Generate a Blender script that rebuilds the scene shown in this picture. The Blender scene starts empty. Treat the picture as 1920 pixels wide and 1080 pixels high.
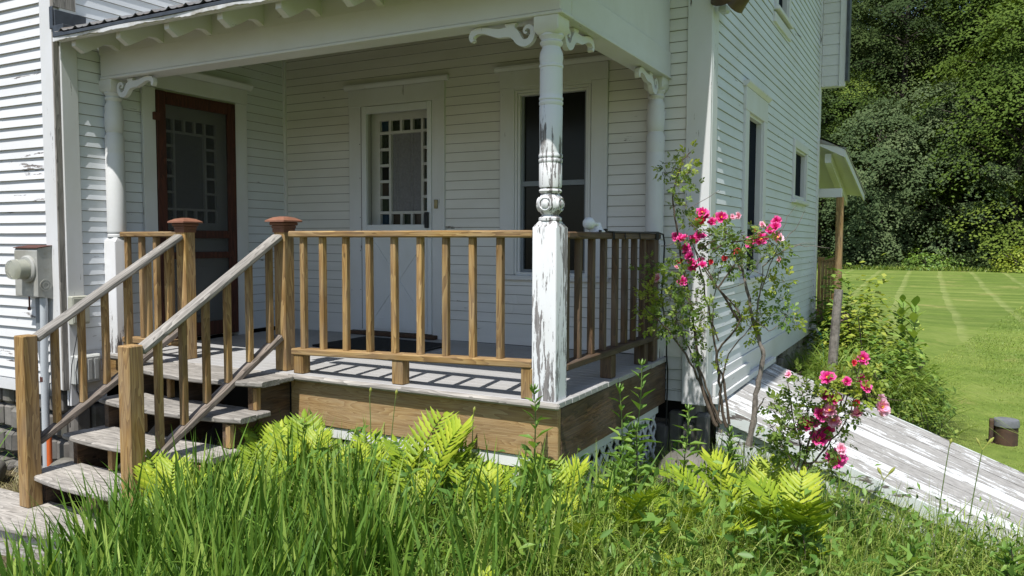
import bpy, bmesh, math, random
import numpy as np
from mathutils import Vector, Matrix

# ---------------------------------------------------------------- camera, sky, sun
scene = bpy.context.scene
COL = scene.collection
cd = bpy.data.cameras.new("camera"); cam = bpy.data.objects.new("camera", cd); COL.objects.link(cam)
f_px = 1480.0; YAW = math.radians(28.4); PITCH = math.atan(91 / f_px); ROLL = 0.004
Fv = Vector((-math.sin(YAW) * math.cos(PITCH), math.cos(YAW) * math.cos(PITCH), -math.sin(PITCH)))
R0 = Vector((math.cos(YAW), math.sin(YAW), 0)); U0 = R0.cross(Fv)
Rv = R0 * math.cos(ROLL) + U0 * math.sin(ROLL); Uv = U0 * math.cos(ROLL) - R0 * math.sin(ROLL)
m = Matrix((Rv, Uv, -Fv)).transposed().to_4x4()
m.translation = Vector((1.75, -3.7454, 0.86))
cam.matrix_world = m
cd.sensor_width = 36.0; cd.lens = 36.0 * f_px / 1920.0
cd.clip_start = 0.05; cd.clip_end = 600.0
scene.camera = cam

world = bpy.data.worlds.new("World"); scene.world = world; world.use_nodes = True
wn = world.node_tree.nodes; wl = world.node_tree.links
SUN_EL = math.radians(63.0); SUN_AZ = math.radians(8.5)      # sun stands in front of the house, a little to the right
to_sun = Vector((math.sin(SUN_AZ) * math.cos(SUN_EL), -math.cos(SUN_AZ) * math.cos(SUN_EL), math.sin(SUN_EL)))
sky = wn.new("ShaderNodeTexSky"); sky.sky_type = 'NISHITA'; sky.sun_disc = False
sky.sun_elevation = SUN_EL; sky.sun_rotation = math.atan2(to_sun.x, to_sun.y)
sky.air_density = 1.0; sky.dust_density = 1.0
wl.new(sky.outputs[0], wn["Background"].inputs[0]); wn["Background"].inputs[1].default_value = 0.10
sl = bpy.data.lights.new("sun", 'SUN'); sun = bpy.data.objects.new("sun", sl); COL.objects.link(sun)
sl.energy = 4.4; sl.angle = math.radians(0.53); sl.color = (1.0, 0.975, 0.94)
sun.rotation_euler = (-to_sun).to_track_quat('-Z', 'Y').to_euler()
scene.view_settings.view_transform = 'Standard'; scene.view_settings.look = 'None'
scene.view_settings.exposure = 0.55; scene.view_settings.gamma = 1.0
scene.cycles.max_bounces = 8; scene.cycles.diffuse_bounces = 4; scene.cycles.transmission_bounces = 4
scene.cycles.use_denoising = True

# ---------------------------------------------------------------- materials
MAT = {}
def new_mat(name):
    mt = bpy.data.materials.new(name); mt.use_nodes = True
    nt = mt.node_tree; nt.nodes.clear()
    out = nt.nodes.new("ShaderNodeOutputMaterial")
    MAT[name] = mt
    return mt, nt, out
def N(nt, kind, **kw):
    n = nt.nodes.new(kind)
    for k, v in kw.items(): setattr(n, k, v)
    return n
def L(nt, a, b): nt.links.new(a, b)
def coords(nt, scale=(1, 1, 1), rnd=True):
    tc = N(nt, "ShaderNodeTexCoord"); mp = N(nt, "ShaderNodeMapping"); mp.inputs['Scale'].default_value = scale
    if rnd:
        oi = N(nt, "ShaderNodeObjectInfo"); mul = N(nt, "ShaderNodeVectorMath", operation='MULTIPLY_ADD')
        cmb = N(nt, "ShaderNodeCombineXYZ")
        for i in range(3): L(nt, oi.outputs['Random'], cmb.inputs[i])
        mul.inputs[1].default_value = (13.1, 7.7, 17.3)
        L(nt, cmb.outputs[0], mul.inputs[0]); L(nt, tc.outputs['Object'], mul.inputs[2])
        L(nt, mul.outputs[0], mp.inputs[0])
    else:
        L(nt, tc.outputs['Object'], mp.inputs[0])
    return mp.outputs[0], tc
def noise(nt, vec, scale, detail=4.0, rough=0.55, dist=0.0):
    n = N(nt, "ShaderNodeTexNoise"); n.inputs['Scale'].default_value = scale; n.inputs['Detail'].default_value = detail
    n.inputs['Roughness'].default_value = rough; n.inputs['Distortion'].default_value = dist
    if vec is not None: L(nt, vec, n.inputs['Vector'])
    return n.outputs['Fac']
def ramp(nt, fac, stops, interp='LINEAR'):
    r = N(nt, "ShaderNodeValToRGB"); cr = r.color_ramp; cr.interpolation = interp
    while len(cr.elements) < len(stops): cr.elements.new(0.5)
    for e, (p, c) in zip(cr.elements, stops):
        e.position = p; e.color = (*c, 1) if len(c) == 3 else c
    L(nt, fac, r.inputs[0]); return r.outputs[0]
def g(v): return (v, v, v)
def mix(nt, fac, a, b, mode='MIX'):
    mx = N(nt, "ShaderNodeMixRGB", blend_type=mode)
    for i, v in ((0, fac), (1, a), (2, b)):
        if hasattr(v, 'links'): L(nt, v, mx.inputs[i])
        elif isinstance(v, (int, float)): mx.inputs[i].default_value = v
        else: mx.inputs[i].default_value = (*v, 1)
    return mx.outputs[0]
def math_(nt, op, a, b=None, clamp=False):
    mm = N(nt, "ShaderNodeMath", operation=op); mm.use_clamp = clamp
    for i, v in ((0, a), (1, b)):
        if v is None: continue
        if hasattr(v, 'links'): L(nt, v, mm.inputs[i])
        else: mm.inputs[i].default_value = v
    return mm.outputs[0]
def bsdf(nt, out, col, rough=0.6, bump=None, bstr=0.3, bdist=0.01, metal=0.0, spec=0.4):
    b = N(nt, "ShaderNodeBsdfPrincipled")
    if hasattr(col, 'links'): L(nt, col, b.inputs['Base Color'])
    else: b.inputs['Base Color'].default_value = (*col, 1)
    if hasattr(rough, 'links'): L(nt, rough, b.inputs['Roughness'])
    else: b.inputs['Roughness'].default_value = rough
    b.inputs['Metallic'].default_value = metal
    b.inputs['Specular IOR Level'].default_value = spec
    if bump is not None:
        bp_ = N(nt, "ShaderNodeBump"); bp_.inputs['Strength'].default_value = bstr; bp_.inputs['Distance'].default_value = bdist
        L(nt, bump, bp_.inputs['Height']); L(nt, bp_.outputs[0], b.inputs['Normal'])
    L(nt, b.outputs[0], out.inputs[0])
    return b
AX = {'X': (1, 0, 0), 'Y': (0, 1, 0), 'Z': (0, 0, 1)}
def stretch(axis, along, across):
    return tuple(along if a == axis else across for a in 'XYZ')

def wood(name, axis, dark, mid, light, gray=0.0, rough=0.75, ring=9.0):
    mt, nt, out = new_mat(name)
    v, tc = coords(nt, stretch(axis, 1.0, 9.0))
    fig = noise(nt, v, 1.6, 2.5, 0.5, 0.6)                      # broad growth-ring figure
    w = math_(nt, 'FRACT', math_(nt, 'MULTIPLY', fig, ring))
    v2, _ = coords(nt, stretch(axis, 3.0, 90.0))
    fine = noise(nt, v2, 1.0, 5.0, 0.65)
    f = math_(nt, 'ADD', math_(nt, 'MULTIPLY', w, 0.42), math_(nt, 'MULTIPLY', fine, 0.62))
    c = ramp(nt, f, [(0.18, dark), (0.5, mid), (0.85, light)])
    v3, _ = coords(nt, stretch(axis, 0.9, 3.0))
    blot = noise(nt, v3, 2.2, 3.0)
    c = mix(nt, ramp(nt, blot, [(0.3, g(0.0)), (0.7, g(1.0))]), mix(nt, 0.45, c, dark), c)
    if gray:
        gm = ramp(nt, noise(nt, v3, 3.4, 4.0), [(0.35, g(0)), (0.65, g(gray))])
        c = mix(nt, gm, c, ramp(nt, fine, [(0.25, g(0.12)), (0.8, (0.42, 0.38, 0.34))]))
    # knots
    v4, _ = coords(nt, stretch(axis, 1.0, 2.2))
    vo = N(nt, "ShaderNodeTexVoronoi"); vo.inputs['Scale'].default_value = 3.4; L(nt, v4, vo.inputs['Vector'])
    kn = ramp(nt, vo.outputs['Distance'], [(0.035, g(1)), (0.075, g(0))])
    c = mix(nt, kn, c, tuple(x * 0.35 for x in mid))
    oi = N(nt, "ShaderNodeObjectInfo"); rv = N(nt, "ShaderNodeMapRange"); L(nt, oi.outputs['Random'], rv.inputs[0]); rv.inputs[3].default_value = 0.72; rv.inputs[4].default_value = 1.18
    hs_ = N(nt, "ShaderNodeHueSaturation"); L(nt, rv.outputs[0], hs_.inputs['Value']); L(nt, c, hs_.inputs['Color'])
    c = hs_.outputs[0]
    bsdf(nt, out, c, rough, f, 0.35, 0.003)
    return mt
for ax in 'XYZ':
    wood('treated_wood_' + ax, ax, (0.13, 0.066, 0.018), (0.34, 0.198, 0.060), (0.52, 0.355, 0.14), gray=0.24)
    wood('weathered_wood_' + ax, ax, (0.12, 0.112, 0.10), (0.33, 0.305, 0.27), (0.52, 0.485, 0.435), rough=0.8)
    wood('worn_wood_' + ax, ax, (0.05, 0.04, 0.032), (0.16, 0.13, 0.105), (0.30, 0.25, 0.21), rough=0.8)
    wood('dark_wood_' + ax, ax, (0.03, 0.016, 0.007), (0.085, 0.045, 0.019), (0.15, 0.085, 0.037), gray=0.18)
wood('pale_beam_wood_X', 'X', (0.24, 0.13, 0.045), (0.44, 0.28, 0.115), (0.57, 0.41, 0.20), gray=0.18, ring=13)
wood('red_door_wood', 'Z', (0.020, 0.007, 0.004), (0.058, 0.017, 0.009), (0.105, 0.032, 0.016))

def paint(name, axis, col=(0.62, 0.625, 0.63), peel=0.1, board=0.0, rough=0.55, zfade=None, woodc=((0.05, 0.045, 0.045), (0.25, 0.22, 0.20)), fine=30.0, warm=0.5, along=3.2, plank=None):
    """old white paint that flakes off in strips along the grain and leaves grey wood"""
    mt, nt, out = new_mat(name)
    v, tc = coords(nt, stretch(axis, 1.0, 7.0))
    big = noise(nt, v, 1.3, 3.0)
    v2, _ = coords(nt, stretch(axis, along, fine))
    st = noise(nt, v2, 1.3, 5.0, 0.7, 0.3)
    v3, _ = coords(nt, stretch(axis, 1.0, 2.0))
    sp = noise(nt, v3, 11.0, 5.0, 0.7)
    k = math_(nt, 'ADD', math_(nt, 'MULTIPLY', st, 0.52), math_(nt, 'ADD', math_(nt, 'MULTIPLY', big, 0.33), math_(nt, 'MULTIPLY', sp, 0.15)))
    if plank:                                            # every plank has weathered differently
        sp_ = N(nt, "ShaderNodeSeparateXYZ"); L(nt, tc.outputs['Object'], sp_.inputs[0])
        wp = N(nt, "ShaderNodeTexWhiteNoise", noise_dimensions='1D')
        L(nt, math_(nt, 'FLOOR', math_(nt, 'DIVIDE', math_(nt, 'SUBTRACT', sp_.outputs[1], plank[0]), plank[1])), wp.inputs['W'])
        k = math_(nt, 'ADD', k, math_(nt, 'MULTIPLY', math_(nt, 'SUBTRACT', wp.outputs[0], 0.5), 0.16))
    if zfade:
        sx = N(nt, "ShaderNodeSeparateXYZ"); L(nt, tc.outputs['Object'], sx.inputs[0])
        zf = N(nt, "ShaderNodeMapRange"); L(nt, sx.outputs[2], zf.inputs[0])
        zf.inputs[1].default_value = zfade[0]; zf.inputs[2].default_value = zfade[1]
        zf.inputs[3].default_value = zfade[2]; zf.inputs[4].default_value = 0.0
        k = math_(nt, 'ADD', k, zf.outputs[0])
    th = 0.66 - 0.30 * peel
    mask = ramp(nt, k, [(th, g(0)), (th + 0.012, g(1))])
    wd = ramp(nt, noise(nt, v2, 3.0, 4.0), [(0.25, woodc[0]), (0.75, woodc[1])])
    grime = noise(nt, v3, 1.7, 6.0, 0.6)
    pc = mix(nt, ramp(nt, grime, [(0.32, g(1)), (0.62, g(0))]), col, tuple(c * (1 - 0.16 * w) for c, w in zip(col, (warm, warm * 1.1, warm * 1.5))))
    if board:
        sx2 = N(nt, "ShaderNodeSeparateXYZ"); L(nt, tc.outputs['Object'], sx2.inputs[0])
        wnz = N(nt, "ShaderNodeTexWhiteNoise", noise_dimensions='1D')
        L(nt, math_(nt, 'FLOOR', math_(nt, 'DIVIDE', sx2.outputs[2], board)), wnz.inputs['W'])
        pc = mix(nt, math_(nt, 'MULTIPLY', wnz.outputs[0], 0.13), pc, (0.42, 0.42, 0.40))
    c = mix(nt, mask, pc, wd)
    bsdf(nt, out, c, mix(nt, mask, g(rough), g(0.9)), math_(nt, 'SUBTRACT', math_(nt, 'MULTIPLY', fineb(nt, v3), 0.3), mask), 0.5, 0.0025)
    return mt
def fineb(nt, v): return noise(nt, v, 40.0, 3.0)
paint('clapboard_paint', 'X', peel=0.23, board=0.078, fine=34, col=(0.63, 0.635, 0.645))
paint('porch_wall_paint', 'X', peel=0.11, board=0.078, fine=34, col=(0.68, 0.67, 0.64))
paint('clapboard_paint_side', 'Y', peel=0.15, board=0.078, fine=34, col=(0.65, 0.68, 0.72))  # bluer than the front copy: cool shade of these walls put into the colour
paint('trim_paint_X', 'X', peel=0.08)
paint('trim_paint_Y', 'Y', peel=0.08)
paint('trim_paint_Z', 'Z', peel=0.10)
paint('corner_paint', 'Z', peel=0.22, fine=40)
paint('post_paint', 'Z', peel=0.12, zfade=(1.40, 1.72, 0.098), fine=34, col=(0.68, 0.69, 0.71), woodc=((0.09, 0.085, 0.085), (0.29, 0.27, 0.26)))
paint('hidden_post_paint', 'Z', peel=0.08, fine=30, zfade=(0.1, 0.6, 0.10))
paint('bulkhead_paint', 'X', peel=0.62, fine=14, along=0.7, plank=(-1.14, 2.2 / 9), woodc=((0.19, 0.182, 0.172), (0.40, 0.385, 0.365)), col=(0.62, 0.625, 0.63))
paint('bulkhead_side_paint', 'X', peel=0.45, fine=15, col=(0.60, 0.64, 0.63))
paint('floor_paint', 'X', col=(0.36, 0.355, 0.35), peel=0.16, fine=20, woodc=((0.25, 0.22, 0.2), (0.40, 0.36, 0.33)))
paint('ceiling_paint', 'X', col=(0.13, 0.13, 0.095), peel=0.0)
paint('lattice_paint', 'Z', peel=0.0, col=(0.74, 0.75, 0.76))
paint('cream_door', 'Z', peel=0.0, col=(0.50, 0.50, 0.48))
paint('storm_door_paint', 'Z', peel=0.0, col=(0.66, 0.68, 0.70), rough=0.35)
paint('landing_paint', 'X', peel=0.55, col=(0.48, 0.46, 0.43), woodc=((0.2, 0.18, 0.16), (0.38, 0.34, 0.31)))

def simple(name, col, rough=0.5, var=0.15, scale=20.0, metal=0.0, bump=0.2, spec=0.4, dirt=None):
    mt, nt, out = new_mat(name)
    v, tc = coords(nt)
    n1 = noise(nt, v, scale, 5.0, 0.6)
    c = mix(nt, ramp(nt, n1, [(0.3, g(1)), (0.7, g(0))]), col, tuple(x * (1 - var) for x in col))
    if dirt:
        n2 = noise(nt, v, scale * 0.35, 6.0, 0.7)
        c = mix(nt, ramp(nt, n2, [(0.50, g(0)), (0.62, g(0.85))]), c, dirt)
    bsdf(nt, out, c, rough, n1, bump, 0.004, metal, spec)
    return mt
simple('grey_metal_box', (0.36, 0.36, 0.33), 0.45, 0.15, 8, 0.0, 0.1, dirt=(0.26, 0.25, 0.21))
simple('rusty_edge', (0.10, 0.035, 0.024), 0.8, 0.4, 30)
simple('pvc_grey', (0.45, 0.48, 0.50), 0.45, 0.1, 8)
simple('pvc_shade', (0.20, 0.22, 0.24), 0.5, 0.1, 8)
simple('orange_plastic', (0.62, 0.13, 0.03), 0.5, 0.1, 10)
simple('box_plastic', (0.44, 0.45, 0.43), 0.5, 0.06, 10)
simple('beige_plastic', (0.40, 0.40, 0.33), 0.5, 0.06, 10)
simple('white_plastic', (0.72, 0.73, 0.75), 0.3, 0.04, 10)
simple('black_rubber', (0.012, 0.012, 0.014), 0.5, 0.3, 30)
simple('brown_cap', (0.27, 0.125, 0.08), 0.45, 0.3, 18, dirt=(0.18, 0.08, 0.05))
simple('brown_cap_base', (0.17, 0.07, 0.035), 0.6, 0.3, 18)
simple('mat_fibre', (0.014, 0.015, 0.016), 0.95, 0.5, 160, bump=1.0)
simple('galvanised', (0.42, 0.43, 0.44), 0.42, 0.25, 12, metal=0.7)
simple('flashing', (0.085, 0.095, 0.11), 0.42, 0.5, 9, metal=0.3)
simple('stone', (0.20, 0.185, 0.165), 0.9, 0.5, 7, bump=1.0, dirt=(0.10, 0.10, 0.075))
simple('concrete', (0.36, 0.33, 0.29), 0.9, 0.35, 6, bump=0.8, dirt=(0.16, 0.12, 0.09))
simple('seam_shade', (0.22, 0.215, 0.185), 0.9, 0.3, 20)
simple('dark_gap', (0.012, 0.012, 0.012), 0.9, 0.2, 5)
simple('hose_rubber', (0.02, 0.20, 0.13), 0.35, 0.2, 10)
simple('casing_brown', (0.105, 0.058, 0.038), 0.7, 0.5, 14, bump=0.4, dirt=(0.05, 0.035, 0.03))
simple('cap_grey', (0.17, 0.175, 0.19), 0.55, 0.25, 14)
simple('bronze_fixture', (0.10, 0.065, 0.04), 0.45, 0.4, 14)
simple('white_edge', (0.66, 0.66, 0.66), 0.5, 0.1, 12, dirt=(0.40, 0.38, 0.33))
simple('lamp_glass', (0.48, 0.45, 0.30), 0.25, 0.2, 9)
simple('brass', (0.30, 0.25, 0.13), 0.4, 0.3, 20, metal=0.4)
simple('threshold', (0.09, 0.05, 0.03), 0.8, 0.4, 30)
simple('bark', (0.085, 0.068, 0.052), 0.9, 0.55, 9, bump=1.0, dirt=(0.04, 0.04, 0.028))
simple('cane_bark', (0.115, 0.085, 0.06), 0.85, 0.5, 30, bump=0.8)
simple('grey_bark', (0.25, 0.215, 0.185), 0.9, 0.45, 40, bump=1.0, dirt=(0.10, 0.085, 0.07))
simple('old_stake', (0.27, 0.24, 0.21), 0.9, 0.55, 22, bump=1.0, dirt=(0.09, 0.075, 0.06))
simple('leaf_litter', (0.13, 0.06, 0.04), 0.95, 0.6, 8, bump=1.0)
simple('curtain_lace', (0.20, 0.20, 0.21), 0.9, 0.25, 60)
simple('blue_glass', (0.012, 0.035, 0.06), 0.15, 0.2, 8, spec=0.6)
simple('amber_glass', (0.045, 0.032, 0.022), 0.15, 0.2, 8, spec=0.6)
simple('green_glass', (0.02, 0.03, 0.016), 0.15, 0.2, 8, spec=0.6)
simple('dark_glass', (0.014, 0.015, 0.013), 0.18, 0.3, 4, bump=0.02, spec=0.16)
simple('screen_mesh', (0.030, 0.032, 0.032), 0.6, 0.15, 40, spec=0.2)
simple('dark_screen', (0.014, 0.017, 0.026), 0.9, 0.15, 40, spec=0.03)
simple('roof_metal', (0.30, 0.29, 0.28), 0.4, 0.3, 10, metal=0.5, dirt=(0.2, 0.14, 0.09))
simple('soil', (0.075, 0.055, 0.038), 0.95, 0.5, 12, bump=1.0)
simple('yellow_stamen', (0.75, 0.42, 0.03), 0.7, 0.2, 90)

mt, nt, out = new_mat('insect_screen')               # woven mesh, half see-through
b_ = N(nt, "ShaderNodeBsdfDiffuse"); b_.inputs[0].default_value = (0.075, 0.078, 0.078, 1); t_ = N(nt, "ShaderNodeBsdfTransparent"); m_ = N(nt, "ShaderNodeMixShader"); m_.inputs[0].default_value = 0.36
L(nt, t_.outputs[0], m_.inputs[1]); L(nt, b_.outputs[0], m_.inputs[2]); L(nt, m_.outputs[0], out.inputs[0])
mt, nt, out = new_mat('meter_glass')
b = bsdf(nt, out, (0.75, 0.76, 0.68), 0.12); b.inputs['Transmission Weight'].default_value = 0.75; b.inputs['IOR'].default_value = 1.2

def leafmat(name, c0, c1, c2, trans=0.35, rough=0.45, spec=0.3, var_scale=6.0):
    mt, nt, out = new_mat(name)
    at = N(nt, "ShaderNodeAttribute"); at.attribute_name = 'tint'
    c = ramp(nt, at.outputs['Fac'], [(0.0, c0), (0.55, c1), (1.0, c2)])
    b = N(nt, "ShaderNodeBsdfPrincipled"); L(nt, c, b.inputs['Base Color']); b.inputs['Roughness'].default_value = rough
    b.inputs['Specular IOR Level'].default_value = spec
    tr = N(nt, "ShaderNodeBsdfTranslucent"); L(nt, mix(nt, 1.0, c, (1.0, 1.0, 0.45), 'MULTIPLY'), tr.inputs['Color'])
    ms = N(nt, "ShaderNodeMixShader"); ms.inputs[0].default_value = trans
    L(nt, b.outputs[0], ms.inputs[1]); L(nt, tr.outputs[0], ms.inputs[2]); L(nt, ms.outputs[0], out.inputs[0])
    return mt
leafmat('grass_blade', (0.085, 0.155, 0.024), (0.215, 0.31, 0.05), (0.42, 0.47, 0.13))
leafmat('iris_leaf', (0.062, 0.140, 0.020), (0.151, 0.274, 0.038), (0.358, 0.470, 0.095))
leafmat('fern_leaf', (0.13, 0.23, 0.022), (0.29, 0.39, 0.028), (0.44, 0.50, 0.045), trans=0.3)
leafmat('weed_leaf', (0.072, 0.168, 0.034), (0.156, 0.276, 0.054), (0.288, 0.420, 0.096))
leafmat('rose_leaf', (0.06, 0.12, 0.025), (0.16, 0.24, 0.045), (0.33, 0.39, 0.09))
leafmat('young_leaf', (0.16, 0.24, 0.03), (0.30, 0.37, 0.05), (0.45, 0.46, 0.10))
leafmat('lawn_blade', (0.139, 0.234, 0.038), (0.260, 0.348, 0.059), (0.452, 0.469, 0.139), trans=0.3)
leafmat('dry_grass', (0.14, 0.14, 0.05), (0.30, 0.27, 0.12), (0.45, 0.39, 0.22), trans=0.2)
leafmat('tree_leaf_dark', (0.022, 0.041, 0.011), (0.047, 0.075, 0.020), (0.084, 0.116, 0.034), trans=0.15, rough=0.7, spec=0.12)
leafmat('tree_leaf_yellow', (0.039, 0.073, 0.012), (0.091, 0.140, 0.019), (0.163, 0.211, 0.035), trans=0.15, rough=0.7, spec=0.12)
leafmat('tree_leaf_grey', (0.040, 0.068, 0.025), (0.086, 0.122, 0.048), (0.156, 0.196, 0.091), trans=0.15, rough=0.7, spec=0.12)
leafmat('shrub_leaf', (0.068, 0.135, 0.027), (0.162, 0.270, 0.047), (0.324, 0.432, 0.095), trans=0.3)
leafmat('rose_petal', (0.40, 0.008, 0.10), (0.76, 0.030, 0.29), (0.88, 0.24, 0.52), trans=0.3, rough=0.6, spec=0.2)
leafmat('pale_petal', (0.72, 0.12, 0.33), (0.86, 0.36, 0.56), (0.92, 0.68, 0.78), trans=0.3, rough=0.6, spec=0.2)
leafmat('red_petal', (0.35, 0.01, 0.02), (0.66, 0.03, 0.06), (0.80, 0.12, 0.14), trans=0.3, rough=0.6, spec=0.2)

# ground: mown lawn, bare soil near the house
mt, nt, out = new_mat('lawn')
v, tc = coords(nt, rnd=False)
sx = N(nt, "ShaderNodeSeparateXYZ"); L(nt, tc.outputs['Object'], sx.inputs[0])
n1 = noise(nt, v, 0.35, 5.0, 0.6); n2 = noise(nt, v, 5.0, 6.0, 0.7); n3 = noise(nt, v, 60.0, 3.0, 0.7)
vv, _ = coords(nt, (0.5, 2.2, 1), rnd=False); n4 = noise(nt, vv, 0.8, 5.0, 0.65)
c = ramp(nt, math_(nt, 'ADD', math_(nt, 'MULTIPLY', n1, 0.35), math_(nt, 'ADD', math_(nt, 'MULTIPLY', n2, 0.3), math_(nt, 'ADD', math_(nt, 'MULTIPLY', n3, 0.12), math_(nt, 'MULTIPLY', n4, 0.28)))),
         [(0.36, (0.072, 0.120, 0.021)), (0.50, (0.148, 0.208, 0.038)), (0.66, (0.245, 0.285, 0.075))])
# mower lines: cuttings left in thin pale strips, about a metre apart, bending slowly
bend = math_(nt, 'MULTIPLY', math_(nt, 'SINE', math_(nt, 'MULTIPLY', sx.outputs[1], 0.035)), 1.0)
lane = math_(nt, 'FRACT', math_(nt, 'DIVIDE', math_(nt, 'ADD', sx.outputs[0], math_(nt, 'ADD', bend, math_(nt, 'MULTIPLY', n1, 0.35))), 1.45))
strip = ramp(nt, lane, [(0.0, g(0.9)), (0.09, g(0.9)), (0.17, g(0)), (1.0, g(0))])
yfade = ramp(nt, math_(nt, 'DIVIDE', sx.outputs[1], 60.0), [(0.18, g(0)), (0.32, g(0.85))])
c = mix(nt, math_(nt, 'MULTIPLY', math_(nt, 'MULTIPLY', strip, yfade), ramp(nt, n2, [(0.3, g(0.2)), (0.6, g(1.0))])), c, (0.31, 0.34, 0.12))
cross = noise(nt, coords(nt, (0.04, 0.9, 1), rnd=False)[0], 1.0, 3.0)
c = mix(nt, math_(nt, 'MULTIPLY', ramp(nt, cross, [(0.42, g(0.6)), (0.6, g(0))]), yfade), c, (0.070, 0.115, 0.020))
# bare, dry patches
patch = ramp(nt, noise(nt, v, 0.8, 4.0, 0.6), [(0.60, g(0)), (0.70, g(0.55))])
c = mix(nt, patch, c, (0.34, 0.30, 0.11))
# soil under the plants and house
house = ramp(nt, math_(nt, 'ADD', math_(nt, 'MULTIPLY', n2, 0.02), math_(nt, 'DIVIDE', math_(nt, 'SUBTRACT', sx.outputs[0], -60.0), 100.0)), [(0.612, g(1)), (0.632, g(0))])
nearh = ramp(nt, math_(nt, 'DIVIDE', sx.outputs[1], 20.0), [(0.38, g(1)), (0.42, g(0))])
c = mix(nt, math_(nt, 'MULTIPLY', house, nearh), c, ramp(nt, n3, [(0.3, (0.05, 0.036, 0.022)), (0.7, (0.16, 0.13, 0.075))]))
bsdf(nt, out, c, 0.9, n3, 0.8, 0.03, spec=0.15)

# ---------------------------------------------------------------- object helpers
ORG = {}                                               # world origin of every parent (no parent is rotated)
def tag(o, label=None, cat=None, group=None, kind=None):
    for k, v_ in (('label', label), ('category', cat), ('group', group), ('kind', kind)):
        if v_: o[k] = v_
    return o
def thing(name, loc, label, cat, group=None, kind=None):
    o = bpy.data.objects.new(name, None); o.empty_display_size = 0.1; COL.objects.link(o)
    o.location = loc; ORG[o.name] = Vector(loc)
    return tag(o, label, cat, group, kind)
def link(me, name, mat, parent=None, org=None, smooth=False, rot=None):
    o = bpy.data.objects.new(name, me); COL.objects.link(o)
    if mat: me.materials.append(MAT[mat])
    if smooth:
        me.polygons.foreach_set('use_smooth', [True] * len(me.polygons))
    po = ORG[parent.name] if parent is not None else Vector((0, 0, 0))
    org = Vector(org) if org is not None else po
    if parent is not None: o.parent = parent
    o.location = org - po; ORG[o.name] = org
    if rot is not None: o.rotation_euler = rot
    return o
class MB:
    """collects shapes in world coordinates, builds one mesh"""
    def __init__(s): s.v = []; s.f = []
    def add(s, vs, fs):
        n = len(s.v); s.v += [tuple(p) for p in vs]; s.f += [tuple(i + n for i in f) for f in fs]; return s
    def box(s, x0, x1, y0, y1, z0, z1, b=0.0):
        if b <= 0:
            return s.add([(x0, y0, z0), (x1, y0, z0), (x1, y1, z0), (x0, y1, z0), (x0, y0, z1), (x1, y0, z1), (x1, y1, z1), (x0, y1, z1)],
                         [(0, 3, 2, 1), (4, 5, 6, 7), (0, 1, 5, 4), (1, 2, 6, 5), (2, 3, 7, 6), (3, 0, 4, 7)])
        bm = bmesh.new(); bmesh.ops.create_cube(bm, size=1)
        for v_ in bm.verts:
            v_.co = Vector((x0 if v_.co.x < 0 else x1, y0 if v_.co.y < 0 else y1, z0 if v_.co.z < 0 else z1))
        bmesh.ops.bevel(bm, geom=bm.edges[:], offset=b, segments=1, affect='EDGES', clamp_overlap=True)
        bm.verts.index_update()
        s.add([v_.co[:] for v_ in bm.verts], [[v_.index for v_ in f.verts] for f in bm.faces]); bm.free(); return s
    def prism(s, poly, axis, a0, a1):
        """poly: list of 2D points in the two other axes (in XYZ order), extruded along axis"""
        n = len(poly); vs = []
        for a in (a0, a1):
            for p, q in poly:
                vs.append({'X': (a, p, q), 'Y': (p, a, q), 'Z': (p, q, a)}[axis])
        fs = [tuple(range(n)), tuple(range(2 * n - 1, n - 1, -1))]
        for i in range(n): j = (i + 1) % n; fs.append((i, i + n, j + n, j))
        return s.add(vs, fs)
    def lathe(s, cx, cy, prof, seg=28):
        vs = []; fs = []
        for (r, z) in prof:
            for k in range(seg):
                a = 2 * math.pi * k / seg; vs.append((cx + r * math.cos(a), cy + r * math.sin(a), z))
        m_ = len(prof)
        for i in range(m_ - 1):
            for k in range(seg):
                k2 = (k + 1) % seg; fs.append((i * seg + k, i * seg + k2, (i + 1) * seg + k2, (i + 1) * seg + k))
        fs.append(tuple(range(seg - 1, -1, -1))); fs.append(tuple((m_ - 1) * seg + k for k in range(seg)))
        return s.add(vs, fs)
    def tube(s, pts, rad, seg=8):
        pts = [Vector(p) for p in pts]; n = len(pts)
        if not hasattr(rad, '__len__'): rad = [rad] * n
        vs = []; fs = []; up = Vector((0.13, 0.21, 0.97))
        for i, p in enumerate(pts):
            d = (pts[min(i + 1, n - 1)] - pts[max(i - 1, 0)])
            d = d.normalized() if d.length > 1e-9 else Vector((0, 0, 1))
            a = d.cross(up)
            if a.length < 1e-3: a = d.cross(Vector((1, 0, 0)))
            a.normalize(); b_ = d.cross(a)
            for k in range(seg):
                t = 2 * math.pi * k / seg; vs.append(p + (a * math.cos(t) + b_ * math.sin(t)) * rad[i])
        for i in range(n - 1):
            for k in range(seg):
                k2 = (k + 1) % seg; fs.append((i * seg + k, i * seg + k2, (i + 1) * seg + k2, (i + 1) * seg + k))
        fs.append(tuple(range(seg - 1, -1, -1))); fs.append(tuple((n - 1) * seg + k for k in range(seg)))
        return s.add(vs, fs)
    def build(s, name, mat, parent=None, org=None, smooth=False):
        po = Vector(org) if org is not None else (ORG[parent.name] if parent is not None else Vector((0, 0, 0)))
        me = bpy.data.meshes.new(name)
        me.from_pydata([(x - po.x, y - po.y, z - po.z) for x, y, z in s.v], [], s.f)
        bm = bmesh.new(); bm.from_mesh(me); bmesh.ops.recalc_face_normals(bm, faces=bm.faces); bm.to_mesh(me); bm.free()
        o = link(me, name, mat, parent, po)
        if smooth:
            for p in me.polygons: p.use_smooth = True
            try: me.set_sharp_from_angle(angle=math.radians(38))
            except Exception: pass
        return o
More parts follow.
